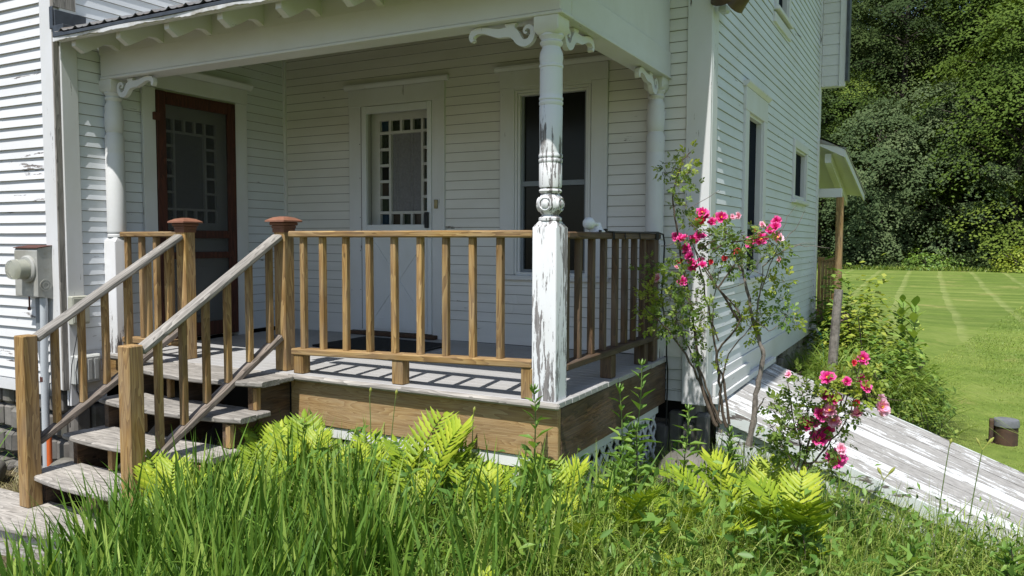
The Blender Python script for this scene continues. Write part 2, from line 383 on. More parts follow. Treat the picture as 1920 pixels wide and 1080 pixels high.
def box(name, mat, parent, x0, x1, y0, y1, z0, z1, b=0.0):
    c = ((x0 + x1) / 2, (y0 + y1) / 2, (z0 + z1) / 2)
    return MB().box(x0, x1, y0, y1, z0, z1, b).build(name, mat, parent, org=c)
def beam(name, mat, parent, p0, p1, w, h, b=0.006):
    """timber from p0 to p1 (in a vertical plane), grain along its own X; w across, h deep"""
    p0 = Vector(p0); p1 = Vector(p1); d = p1 - p0; Ln = d.length
    mb = MB().box(0, Ln, -w / 2, w / 2, -h / 2, h / 2, b)
    me = bpy.data.meshes.new(name); me.from_pydata(mb.v, [], mb.f)
    yaw = math.atan2(d.y, d.x); pit = -math.atan2(d.z, math.hypot(d.x, d.y))
    o = link(me, name, mat, parent, p0, rot=(0, pit, yaw)); return o
def copy_part(o, parent, delta):
    c_ = o.copy(); COL.objects.link(c_); c_.parent = parent; c_.location = o.location + Vector(delta); return c_
def copy_tree(o, parent=None, loc=None, rotz=None, scale=None):
    c_ = o.copy(); COL.objects.link(c_)
    if parent is not None: c_.parent = parent
    if loc is not None: c_.location = loc
    if rotz is not None: c_.rotation_euler.z = rotz
    if scale is not None: c_.scale = (scale,) * 3
    for ch in list(o.children): copy_tree(ch, c_)
    return c_
def raw_mesh(name, V, F, tint=None, smooth=False):
    """V (n,3) array, F (m,4) or (m,3) index array; tint per vertex"""
    V = np.asarray(V, dtype=np.float32); F = np.asarray(F, dtype=np.int32)
    me = bpy.data.meshes.new(name); k = F.shape[1]
    me.vertices.add(len(V)); me.vertices.foreach_set('co', V.ravel())
    me.loops.add(F.size); me.loops.foreach_set('vertex_index', F.ravel())
    me.polygons.add(len(F)); me.polygons.foreach_set('loop_start', np.arange(0, F.size, k, dtype=np.int32))
    try: me.polygons.foreach_set('loop_total', np.full(len(F), k, dtype=np.int32))
    except Exception: pass
    if tint is not None:
        at = me.attributes.new('tint', 'FLOAT', 'POINT'); at.data.foreach_set('value', np.clip(np.asarray(tint, dtype=np.float32), 0, 1))
    me.update(calc_edges=True); me.validate()
    if smooth: me.polygons.foreach_set('use_smooth', [True] * len(me.polygons))
    return me

# ================================================================= GROUND
def gz(x, y):
    s_ = min(max((x - 0.3) / 2.0, 0), 1); s_ = s_ * s_ * (3 - 2 * s_)
    z = -0.95 - 0.33 * s_
    if y > 8: z += 0.0136 * (min(y, 50) - 8)
    if y > 51: z += 0.30 * (y - 51)
    if y > 12: z -= .33 * (1 - s_) * min((y - 12) / 8, 1)
    if y < .3 and x < 1.2: z += .13 * min(max((y + 1.7) / .9, 0), 1) * min(max((x + 2.0) / .4, 0), 1) * min(max((1.2 - x) / .8, 0), 1) * min(max((.3 - y) / .3, 0), 1)
    return z
xs = np.concatenate([np.linspace(-260, -12, 14), np.linspace(-10, 14, 49), np.linspace(16, 260, 14)])
ys = np.concatenate([np.linspace(-120, -8, 8), np.linspace(-7, 12, 39), np.linspace(13, 50, 14), np.linspace(51, 130, 16), [200, 300]])
V = []; F = []
rg = random.Random(3)
for j, y in enumerate(ys):
    for i, x in enumerate(xs):
        V.append((x, y, gz(x, y) + (rg.uniform(-.012, .012) if y < 12 else 0)))
nx = len(xs)
for j in range(len(ys) - 1):
    for i in range(nx - 1): F.append((j * nx + i, j * nx + i + 1, (j + 1) * nx + i + 1, (j + 1) * nx + i))
ground = link(raw_mesh('ground', V, F, smooth=True), 'ground', 'lawn'); tag(ground, kind='structure')

# ================================================================= FARMHOUSE
house = thing('farmhouse', (-1.5, 1.9, -0.95), 'old white clapboard farmhouse with peeling paint behind the porch', 'house')
rb = random.Random(11)
EXPO = 0.078
def clap(name, plane, fixed, a0, a1, z0, z1, sgn, mat, holes=(), first=0.0, proud=0.014, seam=True):
    """bevelled clapboards: each board leans out at its lower edge"""
    mb = MB(); sm = MB(); z = z0
    if first:
        rows = [(z0, z0 + first)]; z = z0 + first
    else: rows = []
    while z < z1 - 0.02:
        rows.append((z, min(z + EXPO, z1))); z += EXPO
    for (zb, zt) in rows:
        segs = [(a0, a1)]; zc = (zb + zt) / 2
        for (h0, h1, hz0, hz1) in holes:
            if hz0 < zc < hz1:
                ns = []
                for s0, s1 in segs:
                    if h1 <= s0 or h0 >= s1: ns.append((s0, s1)); continue
                    if h0 > s0: ns.append((s0, h0))
                    if h1 < s1: ns.append((h1, s1))
                segs = ns
        dz = rb.uniform(-.0035, .0035); tilt = rb.uniform(-.0015, .0015)
        for s0, s1 in segs:
            # butt joints
            cuts = [s0]
            if s1 - s0 > 1.6 and rb.random() < 0.75: cuts.append(rb.uniform(s0 + .4, s1 - .4))
            cuts.append(s1)
            for q in range(len(cuts) - 1):
                b0, b1 = cuts[q] + (0.0012 if q else 0), cuts[q + 1]
                n = max(1, int((b1 - b0) / 0.45)); off = rb.uniform(-.0015, .0015)
                vs = []
                for k in range(n + 1):
                    a = b0 + (b1 - b0) * k / n; t = (a - a0) / max(a1 - a0, .01) - .5
                    zz = zb + dz + tilt * t * 4 + rb.uniform(-.0015, .0015)
                    pr = proud + off + rb.uniform(-.0014, .0014)
                    for (o_, z_) in ((0.0, zt + 0.012), (0.0035, zt + 0.012), (pr, zz), (0.0, zz)):
                        vs.append((a, fixed + sgn * o_, z_) if plane == 'Y' else (fixed + sgn * o_, a, z_))
                fs = []
                for k in range(n):
                    for e in range(4):
                        e2 = (e + 1) % 4; fs.append((k * 4 + e, k * 4 + e2, (k + 1) * 4 + e2, (k + 1) * 4 + e))
                fs.append((0, 1, 2, 3)); fs.append((n * 4 + 3, n * 4 + 2, n * 4 + 1, n * 4))
                mb.add(vs, fs)
                if zb > z0 + .01:                     # dark strip paints in the shade under each board's lip
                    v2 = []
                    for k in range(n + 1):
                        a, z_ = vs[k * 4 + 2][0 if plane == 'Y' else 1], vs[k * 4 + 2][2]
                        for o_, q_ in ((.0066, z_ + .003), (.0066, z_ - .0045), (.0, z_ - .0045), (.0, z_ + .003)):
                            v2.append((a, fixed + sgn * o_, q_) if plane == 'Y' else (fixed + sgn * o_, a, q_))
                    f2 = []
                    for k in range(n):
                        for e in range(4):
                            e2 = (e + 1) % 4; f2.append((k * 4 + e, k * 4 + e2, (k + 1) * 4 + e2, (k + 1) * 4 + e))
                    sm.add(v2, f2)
    o = mb.build(name, mat, house); n0 = len(o.data.polygons)
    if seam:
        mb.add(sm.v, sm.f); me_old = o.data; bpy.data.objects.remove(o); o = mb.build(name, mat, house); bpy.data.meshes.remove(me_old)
        o.data.materials.append(MAT['seam_shade'])
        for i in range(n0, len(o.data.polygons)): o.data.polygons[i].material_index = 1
    return o
# wing that stands forward on the left
clap('clapboard_wall', 'Y', -0.30, -9.0, -3.925, -0.20, 5.4, -1, 'clapboard_paint', proud=0.023, seam=False)
# return wall of the wing (porch left wall), with the red door
DL0, DL1 = 0.46, 1.255
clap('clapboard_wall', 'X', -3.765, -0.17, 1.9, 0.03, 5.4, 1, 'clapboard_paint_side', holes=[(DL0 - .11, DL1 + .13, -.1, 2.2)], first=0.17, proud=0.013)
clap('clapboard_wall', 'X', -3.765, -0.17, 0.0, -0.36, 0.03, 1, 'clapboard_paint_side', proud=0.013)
# porch back wall and the narrow strip right of the porch
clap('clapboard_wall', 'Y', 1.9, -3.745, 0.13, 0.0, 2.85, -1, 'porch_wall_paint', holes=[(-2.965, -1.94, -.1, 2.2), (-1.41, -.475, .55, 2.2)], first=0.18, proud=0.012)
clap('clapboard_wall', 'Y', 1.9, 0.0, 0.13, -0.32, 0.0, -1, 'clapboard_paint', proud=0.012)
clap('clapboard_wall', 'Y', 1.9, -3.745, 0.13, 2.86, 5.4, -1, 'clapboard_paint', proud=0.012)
# long side wall with three windows
SX = 0.28
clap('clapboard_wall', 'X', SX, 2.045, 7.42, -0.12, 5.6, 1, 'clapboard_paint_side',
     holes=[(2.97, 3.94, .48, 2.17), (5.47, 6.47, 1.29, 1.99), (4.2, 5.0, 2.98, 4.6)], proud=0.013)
# plain sheathing behind the boards
box('sheathing', 'dark_gap', house, -9.0, -3.91, -0.16, -0.14, -0.3, 5.4)
box('sheathing', 'dark_gap', house, -3.935, -3.915, -0.17, 2.0, -0.4, 5.4)
box('sheathing', 'dark_gap', house, -3.9, 0.1, 2.06, 2.08, -0.5, 5.4)
box('sheathing', 'dark_gap', house, 0.10, 0.12, 2.1, 7.4, -0.5, 5.6)
# corner boards, sill boards and trim
MB().box(-3.92, -3.762, -0.328, -0.29, -0.24, 5.5, .004).build('corner_board', 'corner_paint', house)
MB().box(-3.772, -3.756, -.334, -.2895, -0.24, 2.33, .002).build('corner_bead', 'weathered_wood_Z', house)
MB().box(-3.79, -3.744, -0.289, -0.165, -0.36, 5.5, .004).build('corner_board', 'corner_paint', house)
MB().box(0.125, 0.302, 1.868, 1.9, -0.335, 5.5, .004).build('corner_board', 'corner_paint', house)
MB().box(0.27, 0.304, 1.902, 2.045, -0.335, 5.5, .004).build('corner_board', 'corner_paint', house)
MB().box(0.265, 0.306, 7.42, 7.55, -0.33, 5.5, .004).build('corner_board', 'corner_paint', house)
MB().box(-3.766, -3.73, 1.865, 1.901, 0.0, 2.9, .003).build('corner_board', 'trim_paint_Z', house)
box('sill_board', 'trim_paint_Y', house, 0.262, 0.300, 2.045, 7.42, -0.345, -0.128, .004)
box('sill_board', 'trim_paint_X', house, -9.0, -3.925, -0.318, -0.29, -0.30, -0.205, .004)
# exposed stone and concrete foundation, broken open at the far end
rs = random.Random(8)
for ka, kb in ((0, 15), (17, 26)):
    mb = MB().box(.14, .16, 2.0 + ka * .21, 2.0 + kb * .21, -1.3, -.26)
    for k in range(ka, kb):
        y0 = 2.0 + k * .21
        for zz in (-1.25, -0.98, -0.72, -0.5):
            mb.box(0.13 + rs.uniform(0, .03), 0.235 + rs.uniform(-.015, .02), y0 + rs.uniform(0, .03), y0 + .20, zz + rs.uniform(0, .03), zz + .25 - rs.uniform(0, .02), .02)
    mb.build('foundation', 'concrete', house)
mb = MB()
for k in range(30):
    x0 = -8.8 + k * .165
    for zz in (-1.05, -0.82, -0.62, -0.43):
        mb.box(x0 + rs.uniform(0, .03), x0 + .155, -0.26 - rs.uniform(0, .05), -0.15, zz, zz + .19 - rs.uniform(0, .03), .025)
mb.build('foundation', 'stone', house)
for k in range(4):
    box('foundation_stone', 'stone', house, -3.9, -3.79 + rs.uniform(0, .03), -.24 + k * .14, -.11 + k * .14, -.9, -.39, .02)
    box('foundation_stone', 'stone', house, -.1 + k * .1, 0.0 + k * .1 , 1.95, 2.05, -1.1, -.42 + rs.uniform(-.1, 0.02), .02)

# --- red-framed screen door on the left wall (faces +X)
def casing_door_left():
    cs = MB()
    cs.box(-3.75, -3.722, DL0 - .12, DL0 - .005, 0.0, 2.045, .003)
    cs.box(-3.75, -3.722, DL1 + .005, DL1 + .135, 0.0, 2.045, .003)
    cs.box(-3.75, -3.720, DL0 - .13, DL1 + .145, 2.047, 2.175, .003)
    cs.prism([(-3.75, 2.176), (-3.715, 2.176), (-3.69, 2.215), (-3.69, 2.228), (-3.75, 2.228)], 'Y', DL0 - .165, DL1 + .19)
    d = cs.build('door', 'trim_paint_Z', house, org=(-3.75, DL0, 0)); d['label'] = 'left porch door with reddish brown screen frame and small square panes'
    sc = MB()
    y0, y1 = DL0, DL1; X0, X1 = -3.748, -3.716
    sc.box(X0, X1, y0, y0 + .085, .03, 2.03, .004).box(X0, X1, y1 - .085, y1, .03, 2.03, .004)
    sc.box(X0, X1 - .002, y0 + .086, y1 - .086, 1.93, 2.028, .004).box(X0, X1 - .002, y0 + .086, y1 - .086, .86, .925, .004)
    sc.box(X0, X1 - .002, y0 + .086, y1 - .086, .69, .745, .004).box(X0, X1 - .002, y0 + .086, y1 - .086, .032, .15, .004)
    s_ = sc.build('screen_frame', 'red_door_wood', d)
    MB().box(-3.735, -3.700, DL0 - .035, DL0 + .02, 1.79, 1.85, .004).build('hinge', 'rusty_edge', d)
    MB().box(-3.735, -3.733, y0 + .08, y1 - .08, .15, .86).build('screen_mesh', 'insect_screen', d)
    MB().box(-3.735, -3.733, y0 + .08, y1 - .08, .925, 1.94).build('screen_mesh', 'insect_screen', d)
    # inner door leaf with its border of small panes
    yy = [0.60, .72, .742, .845, .865, .955, .975, 1.075, 1.095, 1.19]
    lf = MB().box(-3.87, -3.83, y0 - .02, 0.60, .02, 2.03).box(-3.87, -3.83, 1.135, y1 + .02, .02, 2.03)
    lf.box(-3.87, -3.8305, .6, 1.135, 1.84, 2.03).box(-3.87, -3.8305, .6, 1.135, .02, .99)
    lf.box(-3.83, -3.822, .66, 1.075, .2, .62, .006).box(-3.9, -3.75, y0 - .04, y0 - .001, 0, 2.04).box(-3.9, -3.75, y1 + .001, y1 + .04, 0, 2.04)
    lf.box(-3.9, -3.75, y0 - .04, y1 + .04, 2.032, 2.05).box(-3.915, -3.905, y0 - .1, y1 + .1, 0, 2.1)
    lf.build('door_leaf', 'cream_door', d)
    mu = MB()
    ys_ = [.60, .705, .81, .915, 1.02, 1.12]
    zs_ = [.99, 1.10, 1.24, 1.37, 1.50, 1.62, 1.735, 1.84]
    w = .009
    for zz in (zs_[1], zs_[-2]): mu.box(-3.855, -3.828, .60, 1.135, zz - w, zz + w)
    for yv in (ys_[1], ys_[4]): mu.box(-3.855, -3.829, yv - w, yv + w, .99, 1.84)
    for yv in (ys_[2], ys_[3]):
        mu.box(-3.855, -3.8285, yv - w, yv + w, .99, zs_[1]); mu.box(-3.855, -3.8285, yv - w, yv + w, zs_[-2], 1.84)
    for zz in zs_[2:-2]:
        mu.box(-3.855, -3.8285, .60, ys_[1], zz - w, zz + w); mu.box(-3.855, -3.8285, ys_[4], 1.135, zz - w, zz + w)
    mu.build('muntin', 'cream_door', d)
    MB().box(-3.862, -3.856, .6, 1.135, .99, 1.84).build('pane', 'dark_glass', d)
    MB().box(-3.8555, -3.8545, ys_[1], ys_[4], zs_[1], zs_[-2]).build('curtain', 'curtain_lace', d)
    return d
casing_door_left()

# --- white storm door and glazed door on the back wall (faces -Y)
def back_door():
    Y = 1.9
    cs = MB()
    cs.box(-2.965, -2.815, Y - .03, Y, 0.0, 2.095, .003).box(-2.065, -1.94, Y - .03, Y, 0.0, 2.095, .003)
    cs.box(-2.967, -1.938, Y - .032, Y, 2.032, 2.185, .003)
    cs.prism([(Y, 2.186), (Y - .034, 2.186), (Y - .045, 2.215), (Y - .045, 2.230), (Y, 2.232)], 'X', -3.01, -1.905)
    d = cs.build('door', 'trim_paint_Z', house, org=(-2.45, Y, 0)); d['label'] = 'white back-wall porch door with storm door and lace curtain behind coloured panes'
    sf = MB()
    sf.box(-2.812, -2.765, Y - .038, Y - .005, .04, 2.03, .003).box(-2.112, -2.068, Y - .038, Y - .005, .04, 2.03, .003)
    sf.box(-2.764, -2.113, Y - .037, Y - .005, 1.965, 2.028, .003).box(-2.764, -2.113, Y - .037, Y - .005, .925, .985, .003)
    sf.box(-2.764, -2.113, Y - .026, Y - .008, .04, .923)
    # raised cross on the lower panel
    sf.box(-2.762, -2.72, Y - .036, Y - .027, .06, .92).box(-2.158, -2.116, Y - .036, Y - .027, .06, .92)
    sf.box(-2.719, -2.159, Y - .036, Y - .027, .85, .92).box(-2.719, -2.159, Y - .036, Y - .027, .06, .15)
    for a, b_ in (((-2.72, .15), (-2.16, .85)), ((-2.72, .85), (-2.16, .15))):
        dx, dz = b_[0] - a[0], b_[1] - a[1]; ln = math.hypot(dx, dz); nx_, nz_ = -dz / ln * .022, dx / ln * .022
        off = 0.0 if dz > 0 else .001
        sf.prism([(a[0] - nx_, a[1] - nz_), (b_[0] - nx_, b_[1] - nz_), (b_[0] + nx_, b_[1] + nz_), (a[0] + nx_, a[1] + nz_)], 'Y', Y - .033 - off, Y - .027)
    sf.build('storm_frame', 'storm_door_paint', d)
    tr = MB()
    for zz in (.4, .75, 1.05, 1.4, 1.7): tr.box(-2.842, -2.836, Y - .033, Y - .029, zz, zz + .006)
    tr.box(-2.826, -2.822, Y - .0315, Y - .029, .05, 2.03)
    tr.build('edge_strip', 'dark_gap', d)
    MB().box(-2.116, -2.088, Y - .075, Y - .039, .955, 1.09, .004).build('handle', 'black_rubber', d)
    lf = MB()
    Yd = 1.985
    lf.box(-2.80, -2.703, Yd, Yd + .04, .03, 2.03).box(-2.135, -2.05, Yd, Yd + .04, .03, 2.03)
    lf.box(-2.703, -2.135, Yd + .0005, Yd + .04, 1.912, 2.03).box(-2.703, -2.135, Yd + .0005, Yd + .04, .03, .99)
    lf.box(-2.84, -2.812, Y, Yd + .06, 0.0, 2.06).box(-2.066, -2.04, Y, Yd + .06, 0.0, 2.06).box(-2.811, -2.067, Y, Yd + .06, 2.03, 2.06)
    lf.build('door_leaf', 'cream_door', d)
    xs_ = [-2.703, -2.593, -2.470, -2.357, -2.244, -2.135]; zs_ = [.99, 1.095, 1.2315, 1.374, 1.5165, 1.659, 1.805, 1.912]
    mu = MB(); w = .0125
    for zz in (zs_[1], zs_[-2]): mu.box(-2.703, -2.135, Yd + .002, Yd + .03, zz - w, zz + w)
    for xv in (xs_[1], xs_[4]): mu.box(xv - w, xv + w, Yd + .001, Yd + .03, .99, 1.912)
    for xv in (xs_[2], xs_[3]):
        mu.box(xv - w, xv + w, Yd + .0015, Yd + .03, .99, zs_[1]); mu.box(xv - w, xv + w, Yd + .0015, Yd + .03, zs_[-2], 1.912)
    for zz in zs_[2:-2]:
        mu.box(-2.703, xs_[1], Yd + .0025, Yd + .03, zz - w, zz + w); mu.box(xs_[4], -2.135, Yd + .0025, Yd + .03, zz - w, zz + w)
    mu.build('muntin', 'cream_door', d)
    def pane(x0, x1, z0, z1, mt_): MB().box(x0, x1, Yd + .031, Yd + .034, z0, z1).build('pane', mt_, d)
    pane(xs_[1], xs_[4], zs_[1], zs_[-2], 'dark_glass')
    for i in range(7):
        m_ = ['blue_glass', 'green_glass', 'amber_glass', 'dark_glass', 'green_glass', 'green_glass', 'blue_glass'][i]
        m2 = ['blue_glass', 'green_glass', 'amber_glass', 'dark_glass', 'amber_glass', 'green_glass', 'blue_glass'][i]
        pane(xs_[0], xs_[1] - .001, zs_[i], zs_[i + 1] - .001, m_); pane(xs_[4] + .001, xs_[5], zs_[i], zs_[i + 1] - .001, m2)
    for i in (1, 2, 3):
        pane(xs_[i] + .001, xs_[i + 1], zs_[0], zs_[1] - .001, 'amber_glass' if i != 2 else 'green_glass'); pane(xs_[i] + .001, xs_[i + 1], zs_[-2] + .001, zs_[-1], 'green_glass')
    # lace curtain, gathered in folds
    cv = MB(); n = 60; vs = []
    for k in range(n + 1):
        x = xs_[1] + (xs_[4] - xs_[1]) * k / n; y = Yd + .026 + .0035 * math.sin(k * 1.15) * (0.4 + 0.6 * math.sin(k * .21))
        vs += [(x, y, zs_[1]), (x, y, zs_[-2])]
    cv.add(vs, [(2 * k, 2 * k + 2, 2 * k + 3, 2 * k + 1) for k in range(n)])
    cv.build('curtain', 'curtain_lace', d)
    MB().box(-2.93, -2.01, Y - .09, Y + .05, 0.003, .036, .004).build('threshold', 'threshold', d)
    return d
back_door()
box('doorbell', 'brass', house, -2.035, -2.003, 1.9 - .048, 1.9 - .0295, 1.12, 1.195, .004)

# --- windows: casing thing > part window with frame, sash and pane sub-parts
def window_y(Y, x0, x1, z0, z1, label):            # faces -Y
    cs = MB()
    cs.box(-1.405, x0 - .045, Y - .03, Y, .575, 2.068, .003).box(x1 + .05, -.478, Y - .03, Y, .575, 2.068, .003)
    cs.box(-1.407, -.476, Y - .0315, Y, 2.069, 2.2, .003).box(x0 - .0448, x1 + .0498, Y - .029, Y, 2.0445, 2.0685)
    cs.prism([(Y, 2.201), (Y - .034, 2.201), (Y - .045, 2.225), (Y - .045, 2.242), (Y, 2.245)], 'X', -1.455, -.435)
    cs.box(-1.43, -.455, Y - .05, Y, .535, .573, .004)
    d = cs.build('window', 'trim_paint_Z', house, org=(-.94, Y, .57)); d['label'] = label
    fr = MB()
    for k, (o_, yy) in enumerate(((.044, .022), (.022, .012))):
        fr.box(x0 - o_, x0 - o_ + .021, Y - yy, Y + .05, z0 - .02, z1 + o_, .002).box(x1 + o_ - .021, x1 + o_, Y - yy, Y + .05, z0 - .02, z1 + o_, .002)
        fr.box(x0 - o_ + .0212, x1 + o_ - .0212, Y - yy, Y + .05, z1 + o_ - .021, z1 + o_ - .0005, .002)
    fr.box(x0 - .03, x1 + .03, Y - .026, Y + .05, z0 - .045, z0 - .001, .003)
    fr.build('window_frame', 'trim_paint_Z', d)
    MB().box(x0, x1, Y + .010, Y + .035, 1.285, 1.325, .002).box(x0, x0 + .018, Y + .012, Y + .035, z0, z1).box(x1 - .018, x1, Y + .012, Y + .035, z0, z1).box(x0, x1, Y + .0125, Y + .035, z0, z0 + .02).build('sash', 'pvc_shade', d)
    MB().box(x0, x1, Y + .036, Y + .04, z0, z1).build('pane', 'dark_glass', d)
window_y(1.9, -1.227, -.66, .60, 2.0, 'tall dark porch window with white casing right of the back-wall door')
def window_x(y0, y1, z0, z1, m_, top, label, mid=None):
    X = SX + .0135; cs = MB()
    cs.box(X - .02, X + .018, y0 - m_, y0 - .02, z0 - .05, z1 + .01, .003).box(X - .02, X + .018, y1 + .02, y1 + m_, z0 - .05, z1 + .01, .003)
    cs.box(X - .02, X + .020, y0 - m_ - .004, y1 + m_ + .004, z1 + .011, z1 + top, .003).box(X - .02, X + .045, y0 - m_ - .02, y1 + m_ + .02, z0 - .09, z0 - .051, .004)
    if top > .15:
        cs.prism([(X - .02, z1 + top + .001), (X + .024, z1 + top + .001), (X + .05, z1 + top + .03), (X + .05, z1 + top + .045), (X - .02, z1 + top + .045)], 'Y', y0 - m_ - .03, y1 + m_ + .03)
    cs.box(.12, X - .001, y0 - .06, y0 - .021, z0 - .05, z1 + .03).box(.12, X - .001, y1 + .021, y1 + .06, z0 - .05, z1 + .03)
    d = cs.build('window', 'trim_paint_Z', house, org=(X, (y0 + y1) / 2, z0)); d['label'] = label
    fr = MB().box(X - .055, X - .004, y0 - .02, y0, z0 - .05, z1 + .0105).box(X - .055, X - .004, y1, y1 + .02, z0 - .05, z1 + .0105)
    fr.box(X - .055, X - .005, y0 + .0002, y1 - .0002, z1 - .012, z1 + .0105).box(X - .055, X - .005, y0 + .0002, y1 - .0002, z0 - .05, z0)
    fr.build('window_frame', 'trim_paint_Z', d)
    if mid: MB().box(X - .05, X - .02, y0, y1, mid - .02, mid + .02).build('sash', 'pvc_shade', d)
    MB().box(X - .062, X - .051, y0, y1, z0, z1).build('pane', 'dark_screen', d)
window_x(3.13, 3.72, .59, 1.93, .165, .20, 'tall narrow window near the front of the side wall', mid=.98)
window_x(5.575, 6.365, 1.375, 1.885, .10, .10, 'small square window near the far end of the side wall')
window_x(4.32, 4.88, 3.15, 4.4, .12, .15, 'upper storey side window cut off by the top of the photo')
box('sill_board', 'trim_paint_Y', house, SX, SX + .032, 4.15, 5.05, 2.94, 3.03, .003)

# --- upper side: gable overhang at the far end and its boarded end
gb = MB(); gb.box(.30, .585, 7.5, 7.62, 2.88, 6.0)
gb.build('gable_return', 'trim_paint_Z', house)
for k in range(22):
    z_ = 2.885 + k * .135
    if z_ < 5.6: MB().prism([(7.5, z_ + .002), (7.486 + rs.uniform(-.001, .001), z_ + .002), (7.494, z_ + .133), (7.5, z_ + .133)], 'X', .31, .52).build('gable_board', 'trim_paint_X', house, org=(.4, 7.49, z_))
MB().box(.521, .60, 7.462, 7.499, 2.87, 6.0, .004).build('corner_board', 'trim_paint_Z', house)
MB().box(.601, .635, 7.44, 7.65, 2.93, 6.0, .004).build('roof', 'flashing', house)
MB().box(-3.7, .29, 7.56, 7.6, -1.0, 5.6).build('sheathing', 'trim_paint_X', house)

# --- main roof; unseen deep eave slab, sized to shade the side wall
shade_slab_v = [(-2.2, .35, 5.25), (.86, .35, 5.25), (.86, 9.4, 5.25), (-2.2, 9.4, 5.25)]
MB().add([(x, y, z) for x, y, z in shade_slab_v] + [(x, y, z + .12) for x, y, z in shade_slab_v], [(3, 2, 1, 0), (4, 5, 6, 7), (0, 1, 5, 4), (1, 2, 6, 5), (2, 3, 7, 6), (3, 0, 4, 7)]).build('unseen_eave_slab', 'trim_paint_X', house)
MB().prism([(.30, 5.372), (4.9, 8.2), (9.45, 5.372)], 'X', -2.3, .90).build('roof', 'roof_metal', house)
# --- flashing on the wing corner above the porch eave
MB().box(-3.775, -3.738, -.345, -.335, 2.315, 2.47, .003).box(-3.743, -3.728, -.334, -.10, 2.32, 2.45, .003).box(-3.742, -3.62, -.345, -.10, 2.275, 2.335, .003).build('flashing', 'flashing', house)
MB().box(-3.776, -3.740, -.338, -.17, 2.471, 5.0, .003).build('corner_bead', 'weathered_wood_Z', house)

# ================================================================= PORCH
porch = thing('porch', (-1.85, .95, -.95), 'covered porch with grey floor, turned white posts and metal roof', 'porch')
# floor boards run along the front; the outermost has a rounded nosing
mb = MB(); bw = .0895; y = -.012; k = 0
while y < 1.885:
    x1 = 0.012 + rs.uniform(-.004, .004)
    mb.box(-3.74, x1, y + .0012, min(y + bw - .0012, 1.888), -.034 + rs.uniform(-.001, .001), 0.0 + rs.uniform(-.0012, .0006), .004)
    y += bw
mb.build('deck', 'floor_paint', porch)
MB().box(-3.64, -1.865, -.05, -.0135, -.036, -.001, .008).build('deck_nosing', 'weathered_wood_X', porch, org=(-2.5, 0, 0))
MB().box(-1.868, .03, -.052, -.0135, -.036, 0.0, .012).build('deck_nosing', 'weathered_wood_X', porch, org=(-1, 0, 0))
# skirt
box('skirt_board', 'pale_beam_wood_X', porch, -1.89, .004, .002, .040, -.315, -.037, .005)
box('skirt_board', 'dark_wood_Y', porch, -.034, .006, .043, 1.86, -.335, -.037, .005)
box('skirt_board', 'treated_wood_X', porch, -3.72, -3.05, .002, .040, -.24, -.037, .005)
box('corner_post', 'treated_wood_Z', porch, -.105, -.036, .045, .13, -1.0, -.32, .005)
# lattice
def lattice(horizontal_axis, a0, a1, z0, z1, fixed, name='lattice'):
    mb = MB(); w = .024; sp = .122; H = z1 - z0
    for d_ in (1, -1):
        t0 = a0 - H
        while t0 < a1:
            # slanted strip clipped to the panel
            p0 = [t0, z0]; p1 = [t0 + H, z1]
            if p0[0] < a0: p0 = [a0, z0 + (a0 - t0)]
            if p1[0] > a1: p1 = [a1, z0 + (a1 - t0)]
            if p1[0] - p0[0] > .03:
                if d_ < 0: q0 = (p0[0], z1 - (p0[1] - z0)); q1 = (p1[0], z1 - (p1[1] - z0))
                else: q0, q1 = p0, p1
                dz = w * .9
                poly = [(q0[0], q0[1] - dz), (q1[0], q1[1] - dz), (q1[0], q1[1] + dz), (q0[0], q0[1] + dz)]
                o_ = fixed + (.0 if d_ > 0 else .0065)
                if horizontal_axis == 'X': mb.prism(poly, 'Y', o_, o_ + .006)
                else: mb.prism(poly, 'X', o_ - .006, o_)
            t0 += sp
    return mb.build(name, 'lattice_paint', porch)
lattice('X', -1.86, -.11, -.93, -.34, .030)
lattice('Y', .14, 1.80, -.93, -.36, -.045)
box('lattice_rail', 'lattice_paint', porch, -1.86, -.11, .012, .028, -.385, -.318, .003)
box('lattice_rail', 'lattice_paint', porch, -.043, -.025, .14, 1.8, -.405, -.338, .003)
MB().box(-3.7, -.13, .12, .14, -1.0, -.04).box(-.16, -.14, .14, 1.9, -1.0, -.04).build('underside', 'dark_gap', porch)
# header beams, ceiling, roof
box('beam', 'trim_paint_X', porch, -3.73, .0, .0, .14, 2.04, 2.245, .004)
box('beam', 'trim_paint_Y', porch, -.14, .002, .1405, 1.885, 2.038, 2.21, .004)
box('beam_trim', 'trim_paint_X', porch, -3.73, .012, -.006, .146, 2.022, 2.0385, .003)
box('beam_trim', 'trim_paint_Y', porch, -.146, .012, .147, 1.885, 2.02, 2.0365, .003)
SL = .36                                                   # roof pitch
def rz(y): return 2.262 + SL * (y + .38)
MB().prism([(.0, 2.212), (1.885, 2.212), (1.885, rz(1.885) - .07), (.0, rz(0) - .07)], 'X', -.1, -.012).build('gable_panel', 'trim_paint_Z', porch)
MB().prism([(.147, 2.345), (1.885, 2.80), (1.885, 2.815), (.147, 2.36)], 'X', -3.73, -.101).build('ceiling', 'ceiling_paint', porch)
MB().prism([(-.345, rz(-.345) - .05), (1.885, rz(1.885) - .05), (1.885, rz(1.885) - .022), (-.345, rz(-.345) - .022)], 'X', -3.74, .335).build('roof_boards', 'trim_paint_Y', porch)
mb = MB()                                                  # rafters with curved tails
xr = -3.52; RX = []
while xr < .3: RX.append(xr); xr += .475
